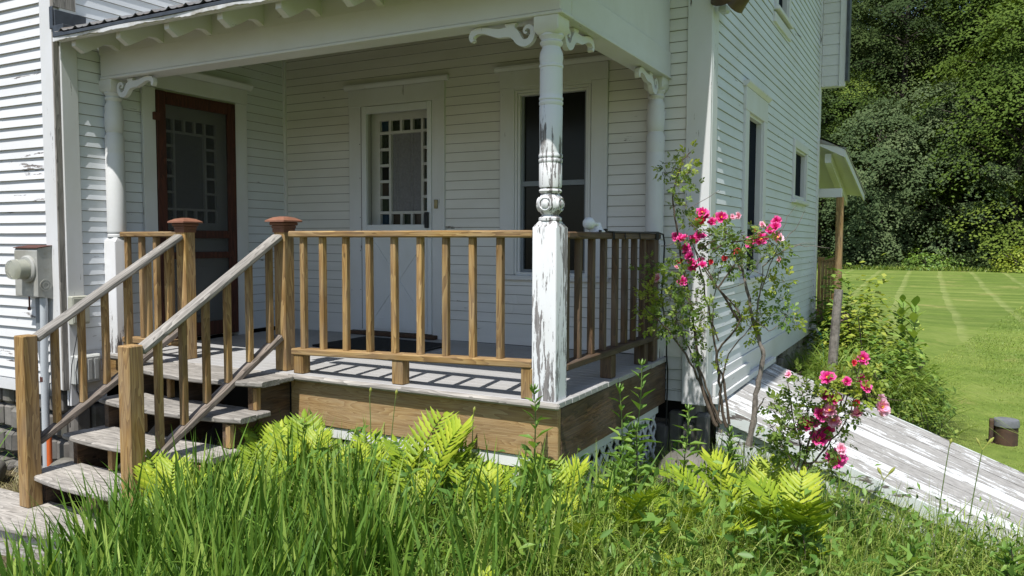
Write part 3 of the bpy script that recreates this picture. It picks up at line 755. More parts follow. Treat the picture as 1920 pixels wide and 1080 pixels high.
for x_ in RX:
    w_ = .045
    poly = [(.0 - .002, rz(0) - .052), (-.335, rz(-.335) - .052), (-.335, rz(-.335) - .105), (-.27, rz(-.27) - .165), (-.19, rz(-.19) - .150), (-.12, rz(-.12) - .13), (-.06, rz(-.06) - .145), (-.002, rz(0) - .19)]
    mb.prism(poly, 'X', x_ - w_ / 2, x_ + w_ / 2)
mb.build('rafter_tail', 'trim_paint_Y', porch)
rt = bpy.data.objects['rafter_tail']; bpy.data.objects.remove(rt)
for x_ in RX:
    w_ = .045
    MB().prism(poly, 'X', x_ - w_ / 2, x_ + w_ / 2).build('rafter_tail', 'trim_paint_Y', porch, org=(x_, -.2, 2.2))
box('frieze_board', 'trim_paint_X', porch, -3.74, .0, -.003, -.0004, 2.20, 2.345)
box('fascia', 'trim_paint_X', porch, -3.62, .34, -.385, -.350, 2.205, 2.262, .003)
vs = []; fs = []; ne = 240
for k in range(ne + 1):                                     # ragged sheet-metal edge painted white
    x = -3.63 + 3.98 * k / ne; zb_ = 2.208 + .004 * math.sin(x * 9) + .003 * math.sin(x * 23 + 1) + rs.uniform(-.0025, .0025); yy = -.4015 + .004 * math.sin(x * 7)
    vs += [(x, yy, zb_), (x, yy - .002, 2.228), (x, -.386, 2.228), (x, -.386, zb_)]
for k in range(ne):
    for e in range(4): e2 = (e + 1) % 4; fs.append((4 * k + e, 4 * k + e2, 4 * k + 4 + e2, 4 * k + 4 + e))
fs.append((3, 2, 1, 0)); fs.append((4 * ne, 4 * ne + 1, 4 * ne + 2, 4 * ne + 3))
MB().add(vs, fs).build('drip_edge', 'white_edge', porch)
# corrugated metal sheet: profile along X, sloping with Y
mb = MB(); vs = []; n = 460; xa, xb = -3.63, .36
for k in range(n + 1):
    x = xa + (xb - xa) * k / n; t = (x - xa) / .155; r_ = t - math.floor(t)
    h = .019 * math.exp(-((r_ - .5) / .11) ** 2) + .004 * math.exp(-((r_ - .0) / .06) ** 2) + .004 * math.exp(-((r_ - 1.0) / .06) ** 2)
    for yy in (-.402, 1.88):
        vs.append((x, yy, rz(yy) + .010 + h)); vs.append((x, yy, rz(yy) + .0085 + h))
fs = []
for k in range(n):
    a = 4 * k; b_ = a + 4
    fs += [(a, b_, b_ + 2, a + 2), (a + 1, a + 3, b_ + 3, b_ + 1), (a, a + 1, b_ + 1, b_)]
mb.add(vs, fs); mb.build('roof', 'roof_metal', porch)
MB().box(-3.64, .36, -.408, -.386, 2.2285, 2.252, .003).build('edge_strip', 'flashing', porch)

# turned post, built once, copied
POSTPROF = [(.050, .955), (.062, .962), (.062, .975), (.048, .985), (.044, .992), (.056, 1.006), (.066, 1.03), (.068, 1.05), (.064, 1.075), (.052, 1.097), (.046, 1.103),
            (.058, 1.110), (.062, 1.118), (.058, 1.127), (.050, 1.131), (.060, 1.138), (.0615, 1.15), (.0615, 1.262), (.060, 1.264), (.064, 1.272), (.064, 1.284), (.060, 1.290), (.064, 1.296), (.064, 1.308), (.060, 1.316), (.0605, 1.322),
            (.062, 1.56), (.059, 1.565), (.064, 1.574), (.064, 1.586), (.059, 1.592), (.064, 1.598), (.064, 1.608), (.060, 1.614), (.061, 1.63), (.060, 1.762), (.064, 1.766), (.064, 1.776), (.060, 1.780), (.060, 1.79), (.063, 1.815), (.060, 1.842), (.050, 1.862),
            (.048, 1.872), (.060, 1.886), (.062, 1.895), (.052, 1.905), (.058, 1.915), (.066, 1.926), (.062, 1.938), (.055, 1.95)]
def square_block(mb, cx, cy, z0, z1, h=.070, ch=.035, top=True, bottom=True):
    pr = []
    if bottom: pr += [(.055, z0), (h, z0 + ch)]
    else: pr += [(h, z0)]
    if top: pr += [(h, z1 - ch), (.052, z1)]
    else: pr += [(h, z1)]
    vs = []
    for r, z in pr:
        c_ = .004 if r == h else r * .36
        for sx_, sy_ in ((-1, -1), (1, -1), (1, 1), (-1, 1)):
            if sx_ * sy_ > 0: vs += [(cx + sx_ * r, cy + sy_ * (r - c_), z), (cx + sx_ * (r - c_), cy + sy_ * r, z)]
            else: vs += [(cx + sx_ * (r - c_), cy + sy_ * r, z), (cx + sx_ * r, cy + sy_ * (r - c_), z)]
    m_ = len(pr); fs = [tuple(range(7, -1, -1)), tuple((m_ - 1) * 8 + k for k in range(8))]
    for i in range(m_ - 1):
        for k in range(8):
            k2 = (k + 1) % 8; fs.append((i * 8 + k, i * 8 + k2, (i + 1) * 8 + k2, (i + 1) * 8 + k))
    mb.add(vs, fs)
PLAINPROF = [(.05, .862), (.066, .868), (.066, .884), (.060, .890), (.066, .898), (.0665, .91), (.0665, 1.48), (.064, 1.485), (.0665, 1.50), (.0665, 1.61), (.058, 1.625), (.054, 1.64), (.062, 1.655), (.066, 1.70), (.066, 1.76), (.064, 1.766), (.066, 1.776), (.060, 1.79), (.063, 1.815), (.060, 1.842), (.050, 1.862),
             (.048, 1.872), (.060, 1.886), (.062, 1.895), (.052, 1.905), (.058, 1.915), (.066, 1.926), (.062, 1.938), (.055, 1.95)]
def turned_post(cx, cy, mat, label, plain=False):
    mb = MB(); mb.lathe(cx, cy, PLAINPROF if plain else POSTPROF, 32)
    square_block(mb, cx, cy, 0.0, .866 if plain else .958, bottom=False, h=.068 if plain else .0715)
    square_block(mb, cx, cy, 1.928, 2.021, top=False, ch=.022, h=.0715)
    # bull's-eye rosettes carved on the four faces of the ball
    for ax_, sg in (() if plain else (('Y', -1), ('X', 1), ('X', -1), ('Y', 1))):
        vs = []; fs = []; pr = [(.040, .052), (.040, .064), (.033, .068), (.028, .062), (.022, .062), (.020, .070), (.010, .074), (.001, .075)]; sg_ = 20
        for r, d_ in pr:
            for k in range(sg_):
                a = 2 * math.pi * k / sg_; u, w_ = r * math.cos(a), r * math.sin(a)
                vs.append((cx + u, cy + sg * d_, 1.048 + w_) if ax_ == 'Y' else (cx + sg * d_, cy + u, 1.048 + w_))
        for i in range(len(pr) - 1):
            for k in range(sg_): k2 = (k + 1) % sg_; fs.append((i * sg_ + k, i * sg_ + k2, (i + 1) * sg_ + k2, (i + 1) * sg_ + k))
        mb.add(vs, fs)
    o = mb.build('post', mat, porch, org=(cx, cy, 0), smooth=True)
    o['label'] = label
    return o
p_front = turned_post(-.085, .075, 'post_paint', 'badly peeling turned corner post with bare grey wood strips')
p_left = turned_post(-3.694, .075, 'hidden_post_paint', 'plain round post against the wing at the left end', True)
p_back = turned_post(-.085, 1.825, 'hidden_post_paint', 'plain round post against the back wall', True)
def bracket(post, ox, oy, dx, dy, top):
    """scroll-sawn bracket: S-shaped arm with a rolled scroll next to the post"""
    th = .032
    cl = []                                             # centre line (distance from post, drop), width
    # arm from the hooked tip to the scroll
    cl += [((.395, -.072), .018), ((.405, -.050), .030), ((.392, -.028), .036), ((.36, -.018), .034), ((.32, -.022), .034), ((.28, -.034), .038), ((.235, -.046), .046), ((.19, -.046), .050), ((.15, -.050), .056),
           ((.125, -.072), .050), ((.105, -.100), .044), ((.075, -.114), .038), ((.045, -.105), .034), ((.028, -.080), .030), ((.026, -.052), .026), ((.042, -.032), .022), ((.064, -.032), .018), ((.076, -.048), .014), ((.070, -.062), .011), ((.058, -.060), .008)]
    P = [Vector((a[0], a[1])) for a, w in cl]; Wd = [w for a, w in cl]
    # smooth by Catmull-Rom
    PP = []; WW = []
    for i in range(len(P) - 1):
        p0 = P[max(i - 1, 0)]; p1 = P[i]; p2 = P[i + 1]; p3 = P[min(i + 2, len(P) - 1)]
        for s_ in (0, .25, .5, .75):
            PP.append(.5 * ((2 * p1) + (-p0 + p2) * s_ + (2 * p0 - 5 * p1 + 4 * p2 - p3) * s_ ** 2 + (-p0 + 3 * p1 - 3 * p2 + p3) * s_ ** 3)); WW.append(Wd[i] * (1 - s_) + Wd[i + 1] * s_)
    PP.append(P[-1]); WW.append(Wd[-1])
    mb = MB(); vs = []; fs = []; n = len(PP)
    def place(u, v_, w_): return (ox + dx * u + dy * w_, oy + dy * u + dx * w_, top + v_)
    for i, p in enumerate(PP):
        t = (PP[min(i + 1, n - 1)] - PP[max(i - 1, 0)]).normalized(); nn = Vector((-t.y, t.x)) * WW[i] / 2
        for sgn in (1, -1):
            q = p + nn * sgn
            vs.append(place(q.x, min(q.y, -.001), th / 2)); vs.append(place(q.x, min(q.y, -.001), -th / 2))
    for i in range(n - 1):
        a = 4 * i; b_ = a + 4
        fs += [(a, b_, b_ + 2, a + 2), (a + 1, a + 3, b_ + 3, b_ + 1), (a, a + 1, b_ + 1, b_), (a + 2, b_ + 2, b_ + 3, a + 3)]
    fs += [(0, 2, 3, 1), (4 * n - 4, 4 * n - 3, 4 * n - 1, 4 * n - 2)]
    mb.add(vs, fs)
    # tab up to the beam
    tp = [(.128, -.045), (.192, -.045), (.186, -.018), (.196, -.0015), (.122, -.0015), (.134, -.018)]
    v2 = [place(u, v_, th / 2 - .001) for u, v_ in tp] + [place(u, v_, -th / 2 + .001) for u, v_ in tp]
    f2 = [tuple(range(6)), tuple(range(11, 5, -1))] + [(i, i + 6, (i + 1) % 6 + 6, (i + 1) % 6) for i in range(6)]
    mb.add(v2, f2)
    return mb.build('bracket', 'trim_paint_Z', post)
bracket(p_front, -.157, .060, -1, 0, 2.0195)
bracket(p_front, -.060, .147, 0, 1, 2.0175)
bracket(p_left, -3.622, .060, 1, 0, 2.0195)
bracket(p_back, -.060, 1.753, 0, -1, 2.0175)

# ================================================================= RAILINGS
GR = 'wooden railing balusters'
# front railing between the newel and the corner post
fr = thing('porch_railing', (-1.0, .04, 0), 'brown wooden railing along the porch front left of the peeling post', 'railing', 'porch railings')
beam('top_rail', 'treated_wood_X', fr, (-1.895, .035, .888), (-.156, .035, .890), .085, .04, .008)
beam('bottom_rail', 'treated_wood_X', fr, (-1.88, .035, .138), (-.156, .035, .190), .085, .040, .006)
bal = MB().box(-.0185, .0185, -.0185, .0185, .0, .72, .003).build('baluster', 'treated_wood_Z', None, org=(0, 0, 0))
BAL = bal.data; bpy.data.objects.remove(bal)
BAL_DARK = BAL.copy(); BAL_DARK.materials.clear(); BAL_DARK.materials.append(MAT['dark_wood_Z'])
def baluster(parent, x, y, z0, z1, lean=0.0, me=None):
    o = bpy.data.objects.new('baluster', me or BAL); COL.objects.link(o); o.parent = parent
    o.location = Vector((x, y, z0)) - ORG[parent.name]; o.scale = (1, 1, (z1 - z0) / .72); o.rotation_euler = (0, lean, rb.uniform(-.06, .06)); return o
for x_ in (-1.80, -1.64, -1.455, -1.27, -1.083, -.90, -.722, -.542, -.365):
    zb = .157 + (x_ + 1.88) * .030
    baluster(fr, x_, .035, zb, .87, rb.uniform(-.006, .006))
for x_, w_ in ((-1.825, .04), (-1.045, .04), (-.185, .035)):
    zb = .118 + (x_ + 1.88) * .030
    box('support_block', 'treated_wood_Z', fr, x_ - w_, x_ + w_, .000, .072, .001, zb, .004)
# side railing
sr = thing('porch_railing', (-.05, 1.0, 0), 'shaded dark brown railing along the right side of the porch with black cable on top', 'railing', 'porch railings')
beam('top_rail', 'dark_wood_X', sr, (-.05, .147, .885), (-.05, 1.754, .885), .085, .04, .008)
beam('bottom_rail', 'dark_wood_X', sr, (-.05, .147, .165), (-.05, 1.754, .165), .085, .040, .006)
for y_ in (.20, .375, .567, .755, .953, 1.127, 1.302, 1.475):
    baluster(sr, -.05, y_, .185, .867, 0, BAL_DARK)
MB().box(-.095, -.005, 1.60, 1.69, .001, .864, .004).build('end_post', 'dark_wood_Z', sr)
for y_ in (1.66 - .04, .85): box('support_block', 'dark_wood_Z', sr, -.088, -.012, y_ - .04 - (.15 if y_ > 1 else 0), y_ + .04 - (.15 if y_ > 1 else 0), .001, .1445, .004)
# left railing
lr = thing('porch_railing', (-3.35, .1, 0), 'short brown railing between the left white post and the capped newel', 'railing', 'porch railings')
beam('top_rail', 'treated_wood_X', lr, (-3.77 + .15, .08, .885), (-3.0, .08, .888), .085, .04, .008)
beam('bottom_rail', 'treated_wood_X', lr, (-3.62, .08, .100), (-3.0, .08, .110), .085, .040, .006)
for x_ in (-3.58, -3.42, -3.26, -3.11): baluster(lr, x_, .08, .125, .867, 0)
box('support_block', 'treated_wood_Z', lr, -3.615, -3.545, .045, .115, .001, .080, .004)

# stair railings
def stair_rail(x, y_top, label, xb, yb, ztop_new, base_z, bals, low):
    t = thing('stair_railing', (x, -.5, -.6), label, 'railing', 'stair railings')
    np_ = box('newel_post', 'dark_wood_Z' if False else 'treated_wood_Z', t, x - .047, x + .047, y_top - .045, y_top + .045, .001, .955, .005)
    # moulded cap
    cx, cy = x, y_top
    cb = MB().box(cx - .05, cx + .05, cy - .05, cy + .05, .9, .925).box(cx - .056, cx + .056, cy - .056, cy + .056, .926, .945, .004).box(cx - .066, cx + .066, cy - .066, cy + .066, .9455, .966, .006)
    cb.build('cap_base', 'brown_cap_base', np_)
    pc = MB(); r = .083
    vs = [(cx + a * r, cy + b_ * r, .967) for a, b_ in ((-1, -1), (1, -1), (1, 1), (-1, 1))] + [(cx + a * r, cy + b_ * r, .977) for a, b_ in ((-1, -1), (1, -1), (1, 1), (-1, 1))] + [(cx + a * .05, cy + b_ * .05, .996) for a, b_ in ((-1, -1), (1, -1), (1, 1), (-1, 1))] + [(cx + a * .018, cy + b_ * .018, 1.003) for a, b_ in ((-1, -1), (1, -1), (1, 1), (-1, 1))]
    fs = [(0, 3, 2, 1), (12, 13, 14, 15)]
    for l in range(3):
        for k in range(4): k2 = (k + 1) % 4; fs.append((l * 4 + k, l * 4 + k2, l * 4 + 4 + k2, l * 4 + 4 + k))
    pc.add(vs, fs).build('post_cap', 'brown_cap', np_)
    box('newel_post', 'treated_wood_Z', t, xb - .046, xb + .046, yb - .046, yb + .046, base_z, ztop_new, .006)
    y1 = y_top - .047; y0 = yb + .047
    za, zb = .875, .245
    beam('handrail', 'weathered_wood_X', t, (xb, y0, zb), (x, y1 + .0, za), .085, .042, .012)
    beam('lower_rail', 'worn_wood_X', t, (xb, y0 - .0, low[0]), (x, y1, low[1]), .07, .045, .010)
    for yv in bals:
        s_ = (yv - y0) / (y1 - y0)
        baluster(t, xb + (x - xb) * s_, yv, low[0] + (low[1] - low[0]) * s_ + .02, zb + (za - zb) * s_ - .018, 0)
    return t
stair_rail(-2.0, .07, 'right-hand stair railing beside the green plants', -2.035, -1.03, .288, -.9, (-.865, -.705, -.548, -.392, -.225, -.06), (-.40, .225))
stair_rail(-2.96, .09, 'left-hand stair railing nearest the electric meter', -3.04, -1.0, .277, -.76, (-.83, -.665, -.51, -.355, -.205, -.055), (-.38, .225))

# ================================================================= STEPS
steps = thing('porch_steps', (-2.5, -.6, -.93), 'weathered grey wooden steps with bowed treads leading up to the porch', 'steps')
def bowed(xa, xb, yback, yfl, yfr, bulge, z, th, gap_y=None):
    """tread with a front edge bowed outward"""
    n = 26; vs = []; fs = []
    prof = [(-.0, 0.0), (-.010, -.006), (-.010, -th + .006), (0.0, -th)]
    rows = []
    for k in range(n + 1):
        s_ = k / n; x = xa + (xb - xa) * s_; yf = yfl + (yfr - yfl) * s_ - bulge * (1 - (2 * s_ - 1) ** 2)
        rows.append((x, yf))
    for (x, yf) in rows:
        vs += [(x, yback, z), (x, yf + .01, z), (x, yf, z - .008), (x, yf, z - th + .008), (x, yf + .01, z - th), (x, yback, z - th)]
    m_ = 6
    for k in range(n):
        for e in range(6):
            e2 = (e + 1) % 6; fs.append((k * 6 + e, k * 6 + e2, (k + 1) * 6 + e2, (k + 1) * 6 + e))
    fs.append(tuple(range(5, -1, -1))); fs.append(tuple(n * 6 + e for e in range(6)))
    return vs, fs
def tread(xa, xb, yback, yfl, yfr, bulge, z, th=.034):
    ym = (yback + min(yfl, yfr)) / 2 + .01
    mb = MB(); mb.add(*bowed(xa, xb, ym - .004, yfl, yfr, bulge, z, th))
    mb.box(xa + .005, xb - .008, ym + .001, yback, z - th, z - .0015, .006)
    return mb.build('tread', 'weathered_wood_X', steps, org=((xa + xb) / 2, yfl, z))
tread(-3.06, -1.80, -.052, -.30, -.33, .10, -.003)
tread(-3.08, -1.80, -.25, -.52, -.50, .08, -.19)
tread(-3.10, -1.82, -.47, -.76, -.70, .07, -.38)
tread(-3.12, -1.86, -.69, -.98, -.95, .08, -.57)
# landing with curved front skirt
ln = MB(); ln.add(*bowed(-4.3, -1.75, -.9, -.93, -.98, .33, -.76, .036)); ln.build('landing', 'weathered_wood_X', steps, org=(-3, -1, -.76))
n = 26; vs = []; fs = []
for k in range(n + 1):
    s_ = k / n; x = -4.28 + 2.5 * s_; yf = -.93 + -.05 * s_ - .33 * (1 - (2 * s_ - 1) ** 2) + .03
    vs += [(x, yf, -.797), (x, yf, -.965), (x, yf + .02, -.965), (x, yf + .02, -.797)]
for k in range(n):
    for e in range(4): e2 = (e + 1) % 4; fs.append((4 * k + e, 4 * k + e2, 4 * k + 4 + e2, 4 * k + 4 + e))
fs.append((3, 2, 1, 0)); fs.append((4 * n, 4 * n + 1, 4 * n + 2, 4 * n + 3))
MB().add(vs, fs).build('landing_skirt', 'landing_paint', steps, org=(-3, -1, -.9))
# stringers and under-framing
def stringer(x, mat='dark_wood_Y'):
    poly = [(.0, -.04), (-.30, -.04), (-.30, -.226), (-.50, -.226), (-.50, -.416), (-.72, -.416), (-.72, -.606), (-.93, -.606), (-.93, -.76), (-.80, -.92), (.0, -.32)]
    MB().prism(poly, 'X', x - .02, x + .02).build('stringer', mat, steps, org=(x, -.4, -.4))
for x_ in (-3.03, -2.52, -1.93): stringer(x_)
for k, (y_, z_) in enumerate(((-.31, -.05), (-.52, -.235), (-.74, -.425))):
    for x_ in (-2.68, -1.90): box('riser_block', 'treated_wood_Z', steps, x_ - .018, x_ + .018, y_ + .012, y_ + .05, z_ - .14, z_ - .001, .003)
box('side_board', 'dark_wood_Y', steps, -1.908, -1.895, -.27, .0, -.33, -.04, .003)

# ================================================================= THINGS ON THE HOUSE
# electric meter
em = thing('electric_meter', (-3.97, -.33, .43), 'grey electric meter box with round glass dial on the wing wall', 'meter')
mb = MB(); x0, x1 = -4.13, -3.855; 
mb.prism([(-.435, .44), (-.435, .765), (-.425, .785), (-.325, .80), (-.325, .42)], 'X', x0, x1)
mb.build('box', 'grey_metal_box', em)
MB().prism([(-.440, .784), (-.440, .789), (-.325, .806), (-.325, .801)], 'X', x0 - .006, x1 + .006).build('lid_edge', 'rusty_edge', em)
MB().box(x0 + .012, x1 - .012, -.4365, -.4355, .445, .58).build('cover', 'grey_metal_box', em)
def disc_y(mb, cx, cz, prof, seg=32):
    vs = []; fs = []
    for r, y in prof:
        for k in range(seg): a = 2 * math.pi * k / seg; vs.append((cx + r * math.cos(a), y, cz + r * math.sin(a)))
    for i in range(len(prof) - 1):
        for k in range(seg): k2 = (k + 1) % seg; fs.append((i * seg + k, i * seg + k2, (i + 1) * seg + k2, (i + 1) * seg + k))
    fs.append(tuple((len(prof) - 1) * seg + k for k in range(seg))); mb.add(vs, fs)
cx_, cz_ = -3.965, .635
mb = MB(); disc_y(mb, cx_, cz_, [(.098, -.43), (.098, -.448), (.088, -.456), (.075, -.456)]); mb.build('ring', 'grey_metal_box', em, smooth=True)
mb = MB(); disc_y(mb, cx_, cz_, [(.072, -.452), (.070, -.545), (.064, -.560), (.02, -.566), (.001, -.567)]); mb.build('glass_dome', 'meter_glass', em, smooth=True)
mb = MB(); disc_y(mb, cx_, cz_, [(.062, -.45), (.060, -.52), (.002, -.521)]); mb.build('dial', 'beige_plastic', em, smooth=True)
# round knock-out on the right face
mb = MB(); vs = []; fs = []; seg = 24; pr = [(.042, x1), (.042, x1 + .004), (.034, x1 + .004), (.034, x1 + .001), (.026, x1 + .001), (.026, x1 + .004), (.016, x1 + .004), (.016, x1 + .001), (.001, x1 + .001)]
for r, x in pr:
    for k in range(seg): a = 2 * math.pi * k / seg; vs.append((x, -.38 + r * math.cos(a), .52 + r * math.sin(a)))
for i in range(len(pr) - 1):
    for k in range(seg): k2 = (k + 1) % seg; fs.append((i * seg + k, i * seg + k2, (i + 1) * seg + k2, (i + 1) * seg + k))
mb.add(vs, fs).build('knockout', 'grey_metal_box', em)
MB().box(-3.975, -3.965, -.436, -.428, .36, .44).box(-3.98, -3.962, -.44, -.428, .34, .362).build('seal_tag', 'rusty_edge', em)
# conduit
cn = thing('conduit', (-3.89, -.37, -.95), 'pale grey conduit pipe running from the meter down into the ground', 'pipe')
MB().tube([(-3.885, -.38, .43), (-3.885, -.38, .36), (-3.895, -.385, -.1), (-3.905, -.385, -.97)], .026, 14).build('pipe', 'pvc_grey', cn, smooth=True)
MB().tube([(-3.90, -.385, -.14), (-3.90, -.385, -.175)], .029, 14).build('coupling', 'rusty_edge', cn, smooth=True)
MB().tube([(-3.955, -.36, .425), (-3.955, -.36, .30), (-3.975, -.36, .12), (-3.965, -.35, -.1), (-3.94, -.34, -.3)], [.034, .034, .026, .018, .016], 12).build('cable_sleeve', 'pvc_shade', cn, smooth=True)
op = MB().tube([(-3.815, -.42, -.97), (-3.805, -.42, -.55)], .018, 10).build('ground_pipe', 'orange_plastic', None, org=(-3.8, -.42, -.97), smooth=True)
tag(op, 'orange plastic pipe stub standing in the ground behind the left newel post', 'pipe')
# two small boxes on the wing's return wall
b1 = thing('utility_box', (-3.76, -.23, .235), 'small beige utility box on the wing corner above the grey one', 'utility box')
MB().box(-3.743, -3.69, -.295, -.16, .235, .44, .006).build('housing', 'beige_plastic', b1)
MB().box(-3.6895, -3.684, -.285, -.17, .25, .425, .002).build('lid', 'beige_plastic', b1)
b2 = thing('utility_box', (-3.76, -.27, -.2), 'light grey cable box with ribbed door low on the wing corner', 'utility box')
MB().box(-3.743, -3.665, -.29, -.10, -.20, .01, .008).build('housing', 'box_plastic', b2)
lid = MB().box(-3.6645, -3.652, -.28, -.115, -.19, .0, .004)
for k in range(3): lid.box(-3.652, -3.648, -.262 + k * .05, -.232 + k * .05, -.17, -.02, .001)
lid.build('lid', 'box_plastic', b2)
mb = MB(); mb.tube([(-3.70, -.21, .235), (-3.69, -.23, .12), (-3.67, -.27, .02), (-3.66, -.30, -.10), (-3.67, -.29, -.24), (-3.70, -.22, -.35)], .0035, 6)
mb.tube([(-3.70, -.24, .235), (-3.70, -.27, .1), (-3.69, -.31, -.05), (-3.68, -.34, -.3), (-3.70, -.33, -.5)], .003, 6)
tag(mb.build('cable', 'black_rubber', None, org=(-3.7, -.25, 0)), 'thin black cables hanging from the beige utility box', 'cable')
# ceiling fixture and doormat
cf = thing('ceiling_lamp', (-2.18, .9, 2.6), 'small square porch lamp hanging behind the front beam', 'lamp')
MB().box(-2.235, -2.125, .85, .95, 2.40, 2.56, .004).build('base', 'cap_grey', cf)
MB().box(-2.22, -2.14, .86, .94, 2.30, 2.399, .01).build('lamp_shade', 'lamp_glass', cf)
rm = random.Random(4)
dm = thing('doormat', (-2.15, 1.35, .001), 'black doormat lying askew on the grey porch floor', 'doormat')
pts = [(-2.62, 1.00), (-1.66, .96), (-1.70, 1.58), (-2.60, 1.64)]
MB().prism(pts, 'Z', .002, .016).build('mat', 'mat_fibre', dm)
mb = MB()
for k in range(4): (ax0, ay0), (ax1, ay1) = pts[k], pts[(k + 1) % 4]; mb.tube([(ax0, ay0, .012), (ax1, ay1, .012)], .007, 6)
mb.build('border', 'black_rubber', dm)
# security camera on the side rail
sc = thing('security_camera', (-.05, .60, .906), 'small white round security camera on the side railing', 'camera')
MB().lathe(-.05, .66, [(.044, .906), (.044, .912), (.028, .925), (.018, .955), (.015, .962)], 20).build('stand', 'white_plastic', sc, smooth=True)
prof = [(.037 * math.sin(math.pi * k / 12) + .0005, .955 - .037 * math.cos(math.pi * k / 12)) for k in range(13)]
MB().lathe(-.055, .535, prof, 22).build('head', 'white_plastic', sc, smooth=True)
MB().tube([(-.052, .57, .95), (-.05, .62, .955), (-.05, .66, .95)], [.013, .012, .012], 10).build('arm', 'white_plastic', sc, smooth=True)
box('clip', 'black_rubber', sc, -.02, -.008, .60, .62, .906, .918)
box('clip', 'black_rubber', sc, -.03, -.01, .70, .72, .906, .926)
mb = MB()
path = [(-.03, .69, .912), (-.015, .76, .909), (-.008, .80, .908), (-.004, .95, .908), (-.006, 1.2, .909), (-.004, 1.45, .91), (.0, 1.66, .912), (.012, 1.735, .90), (.018, 1.75, .84), (.012, 1.75, .6), (.0, 1.75, .45), (.02, 1.77, .3), (.035, 1.78, .15), (.03, 1.80, .03), (.035, 1.82, -.1), (.03, 1.82, -.5)]
mb.tube(path, .006, 7)
for yy in (.79, .81, 1.0, 1.28): mb.tube([(.0, yy, .862), (-.003, yy, .911), (-.05, yy, .912), (-.097, yy, .911)], .004, 6)
for k in range(3): mb.tube([(.0, 1.62 + .02 * k, .86), (.0, 1.62 + .02 * k, .914), (-.09, 1.62 + .02 * k, .914)], .006, 6)
tag(mb.build('cable', 'black_rubber', None, org=(-.01, 1.2, .9)), 'black camera cable tied along the side railing and hanging down the wall', 'cable')
# floodlight on the house corner, only its underside in view
fd = thing('floodlight', (.30, 1.95, 2.62), 'old twin floodlight with motion sensor at the top of the house corner', 'light')
MB().box(.305, .33, 1.90, 2.02, 2.56, 2.74, .006).build('mount', 'bronze_fixture', fd)
def head(cx, cy, cz, ry):
    mb = MB(); seg = 16; vs = []; fs = []
    M = Matrix.Rotation(ry, 3, 'Z') @ Matrix.Rotation(math.radians(62), 3, 'X')
    for r, z in [(.03, .10), (.045, .07), (.062, .02), (.085, -.04), (.09, -.045), (.084, -.046)]:
        for k in range(seg): a = 2 * math.pi * k / seg; vs.append(M @ Vector((r * 1.15 * math.cos(a), r * math.sin(a) * .8, z)) + Vector((cx, cy, cz)))
    for i in range(5):
        for k in range(seg): k2 = (k + 1) % seg; fs.append((i * seg + k, i * seg + k2, (i + 1) * seg + k2, (i + 1) * seg + k))
    fs.append(tuple(range(seg - 1, -1, -1)))
    h = mb.add(vs, fs).build('lamp_head', 'bronze_fixture', fd, smooth=True)
    c2 = MB(); v2 = [M @ Vector((.082 * 1.15 * math.cos(2 * math.pi * k / seg), .082 * .8 * math.sin(2 * math.pi * k / seg), -.040)) + Vector((cx, cy, cz)) for k in range(seg)]
    c2.add(v2, [tuple(range(seg))]).build('lens', 'lamp_glass', h)
head(.375, 1.80, 2.555, math.radians(-15)); head(.44, 2.05, 2.56, math.radians(70))
MB().box(.335, .40, 1.88, 1.97, 2.45, 2.50, .012).build('motion_sensor', 'pvc_grey', fd)
MB().tube([(.33, 1.95, 2.58), (.36, 1.93, 2.54), (.365, 1.925, 2.50)], .012, 8).build('arm', 'bronze_fixture', fd)

# ================================================================= BULKHEAD (sloping cellar door)
bk = thing('cellar_bulkhead', (1.6, 3.3, -1.1), 'sloping cellar bulkhead door with white paint peeling off grey boards', 'cellar door')
BKX0, BKX1 = .31, 3.1
def bz(x): return -.355 - .375 * (x - .28)
rk = random.Random(5)
ang = math.atan(.375)
nb = 9; y0b, y1b = 2.16, 4.36; wbd = (y1b - y0b) / nb
lid = MB()
for k in range(nb):
    ya, yb_ = y0b + k * wbd + .005, y0b + (k + 1) * wbd - .005; dz = rk.uniform(-.006, .006)
    lid.prism([(BKX0, bz(BKX0) + dz), (BKX1, bz(BKX1) + dz), (BKX1, bz(BKX1) - .03), (BKX0, bz(BKX0) - .03)], 'Y', ya, yb_)
lid.build('lid', 'bulkhead_paint', bk)
for ya, yb_ in ((y0b - .03, y0b - .001), (y1b + .001, y1b + .03)):
    st = MB().prism([(BKX0, bz(BKX0) + .006), (BKX1 + .02, bz(BKX1 + .02) + .006), (BKX1 + .02, bz(BKX1 + .02) - .10), (BKX0, bz(BKX0) - .10)], 'Y', ya, yb_)
    st.build('edge_board', 'bulkhead_side_paint', bk)
for ya in (y0b + .01, y1b - .05):
    sd = MB().prism([(BKX0, bz(BKX0) - .045), (BKX1, bz(BKX1) - .045), (BKX1, -1.4), (BKX0, -1.4)], 'Y', ya, ya + .03)
    sd.build('side_wall', 'bulkhead_side_paint', bk)
MB().box(.304, .33, 2.05, 3.25, -.30, -.20, .004).box(.304, .345, 2.05, 4.42, -.352, -.301, .004).build('head_trim', 'trim_paint_Y', bk)

# ================================================================= REAR PORCH
rp = thing('rear_porch', (.4, 9.5, -1.0), 'small rear porch roof and brown railing beyond the far corner', 'porch')
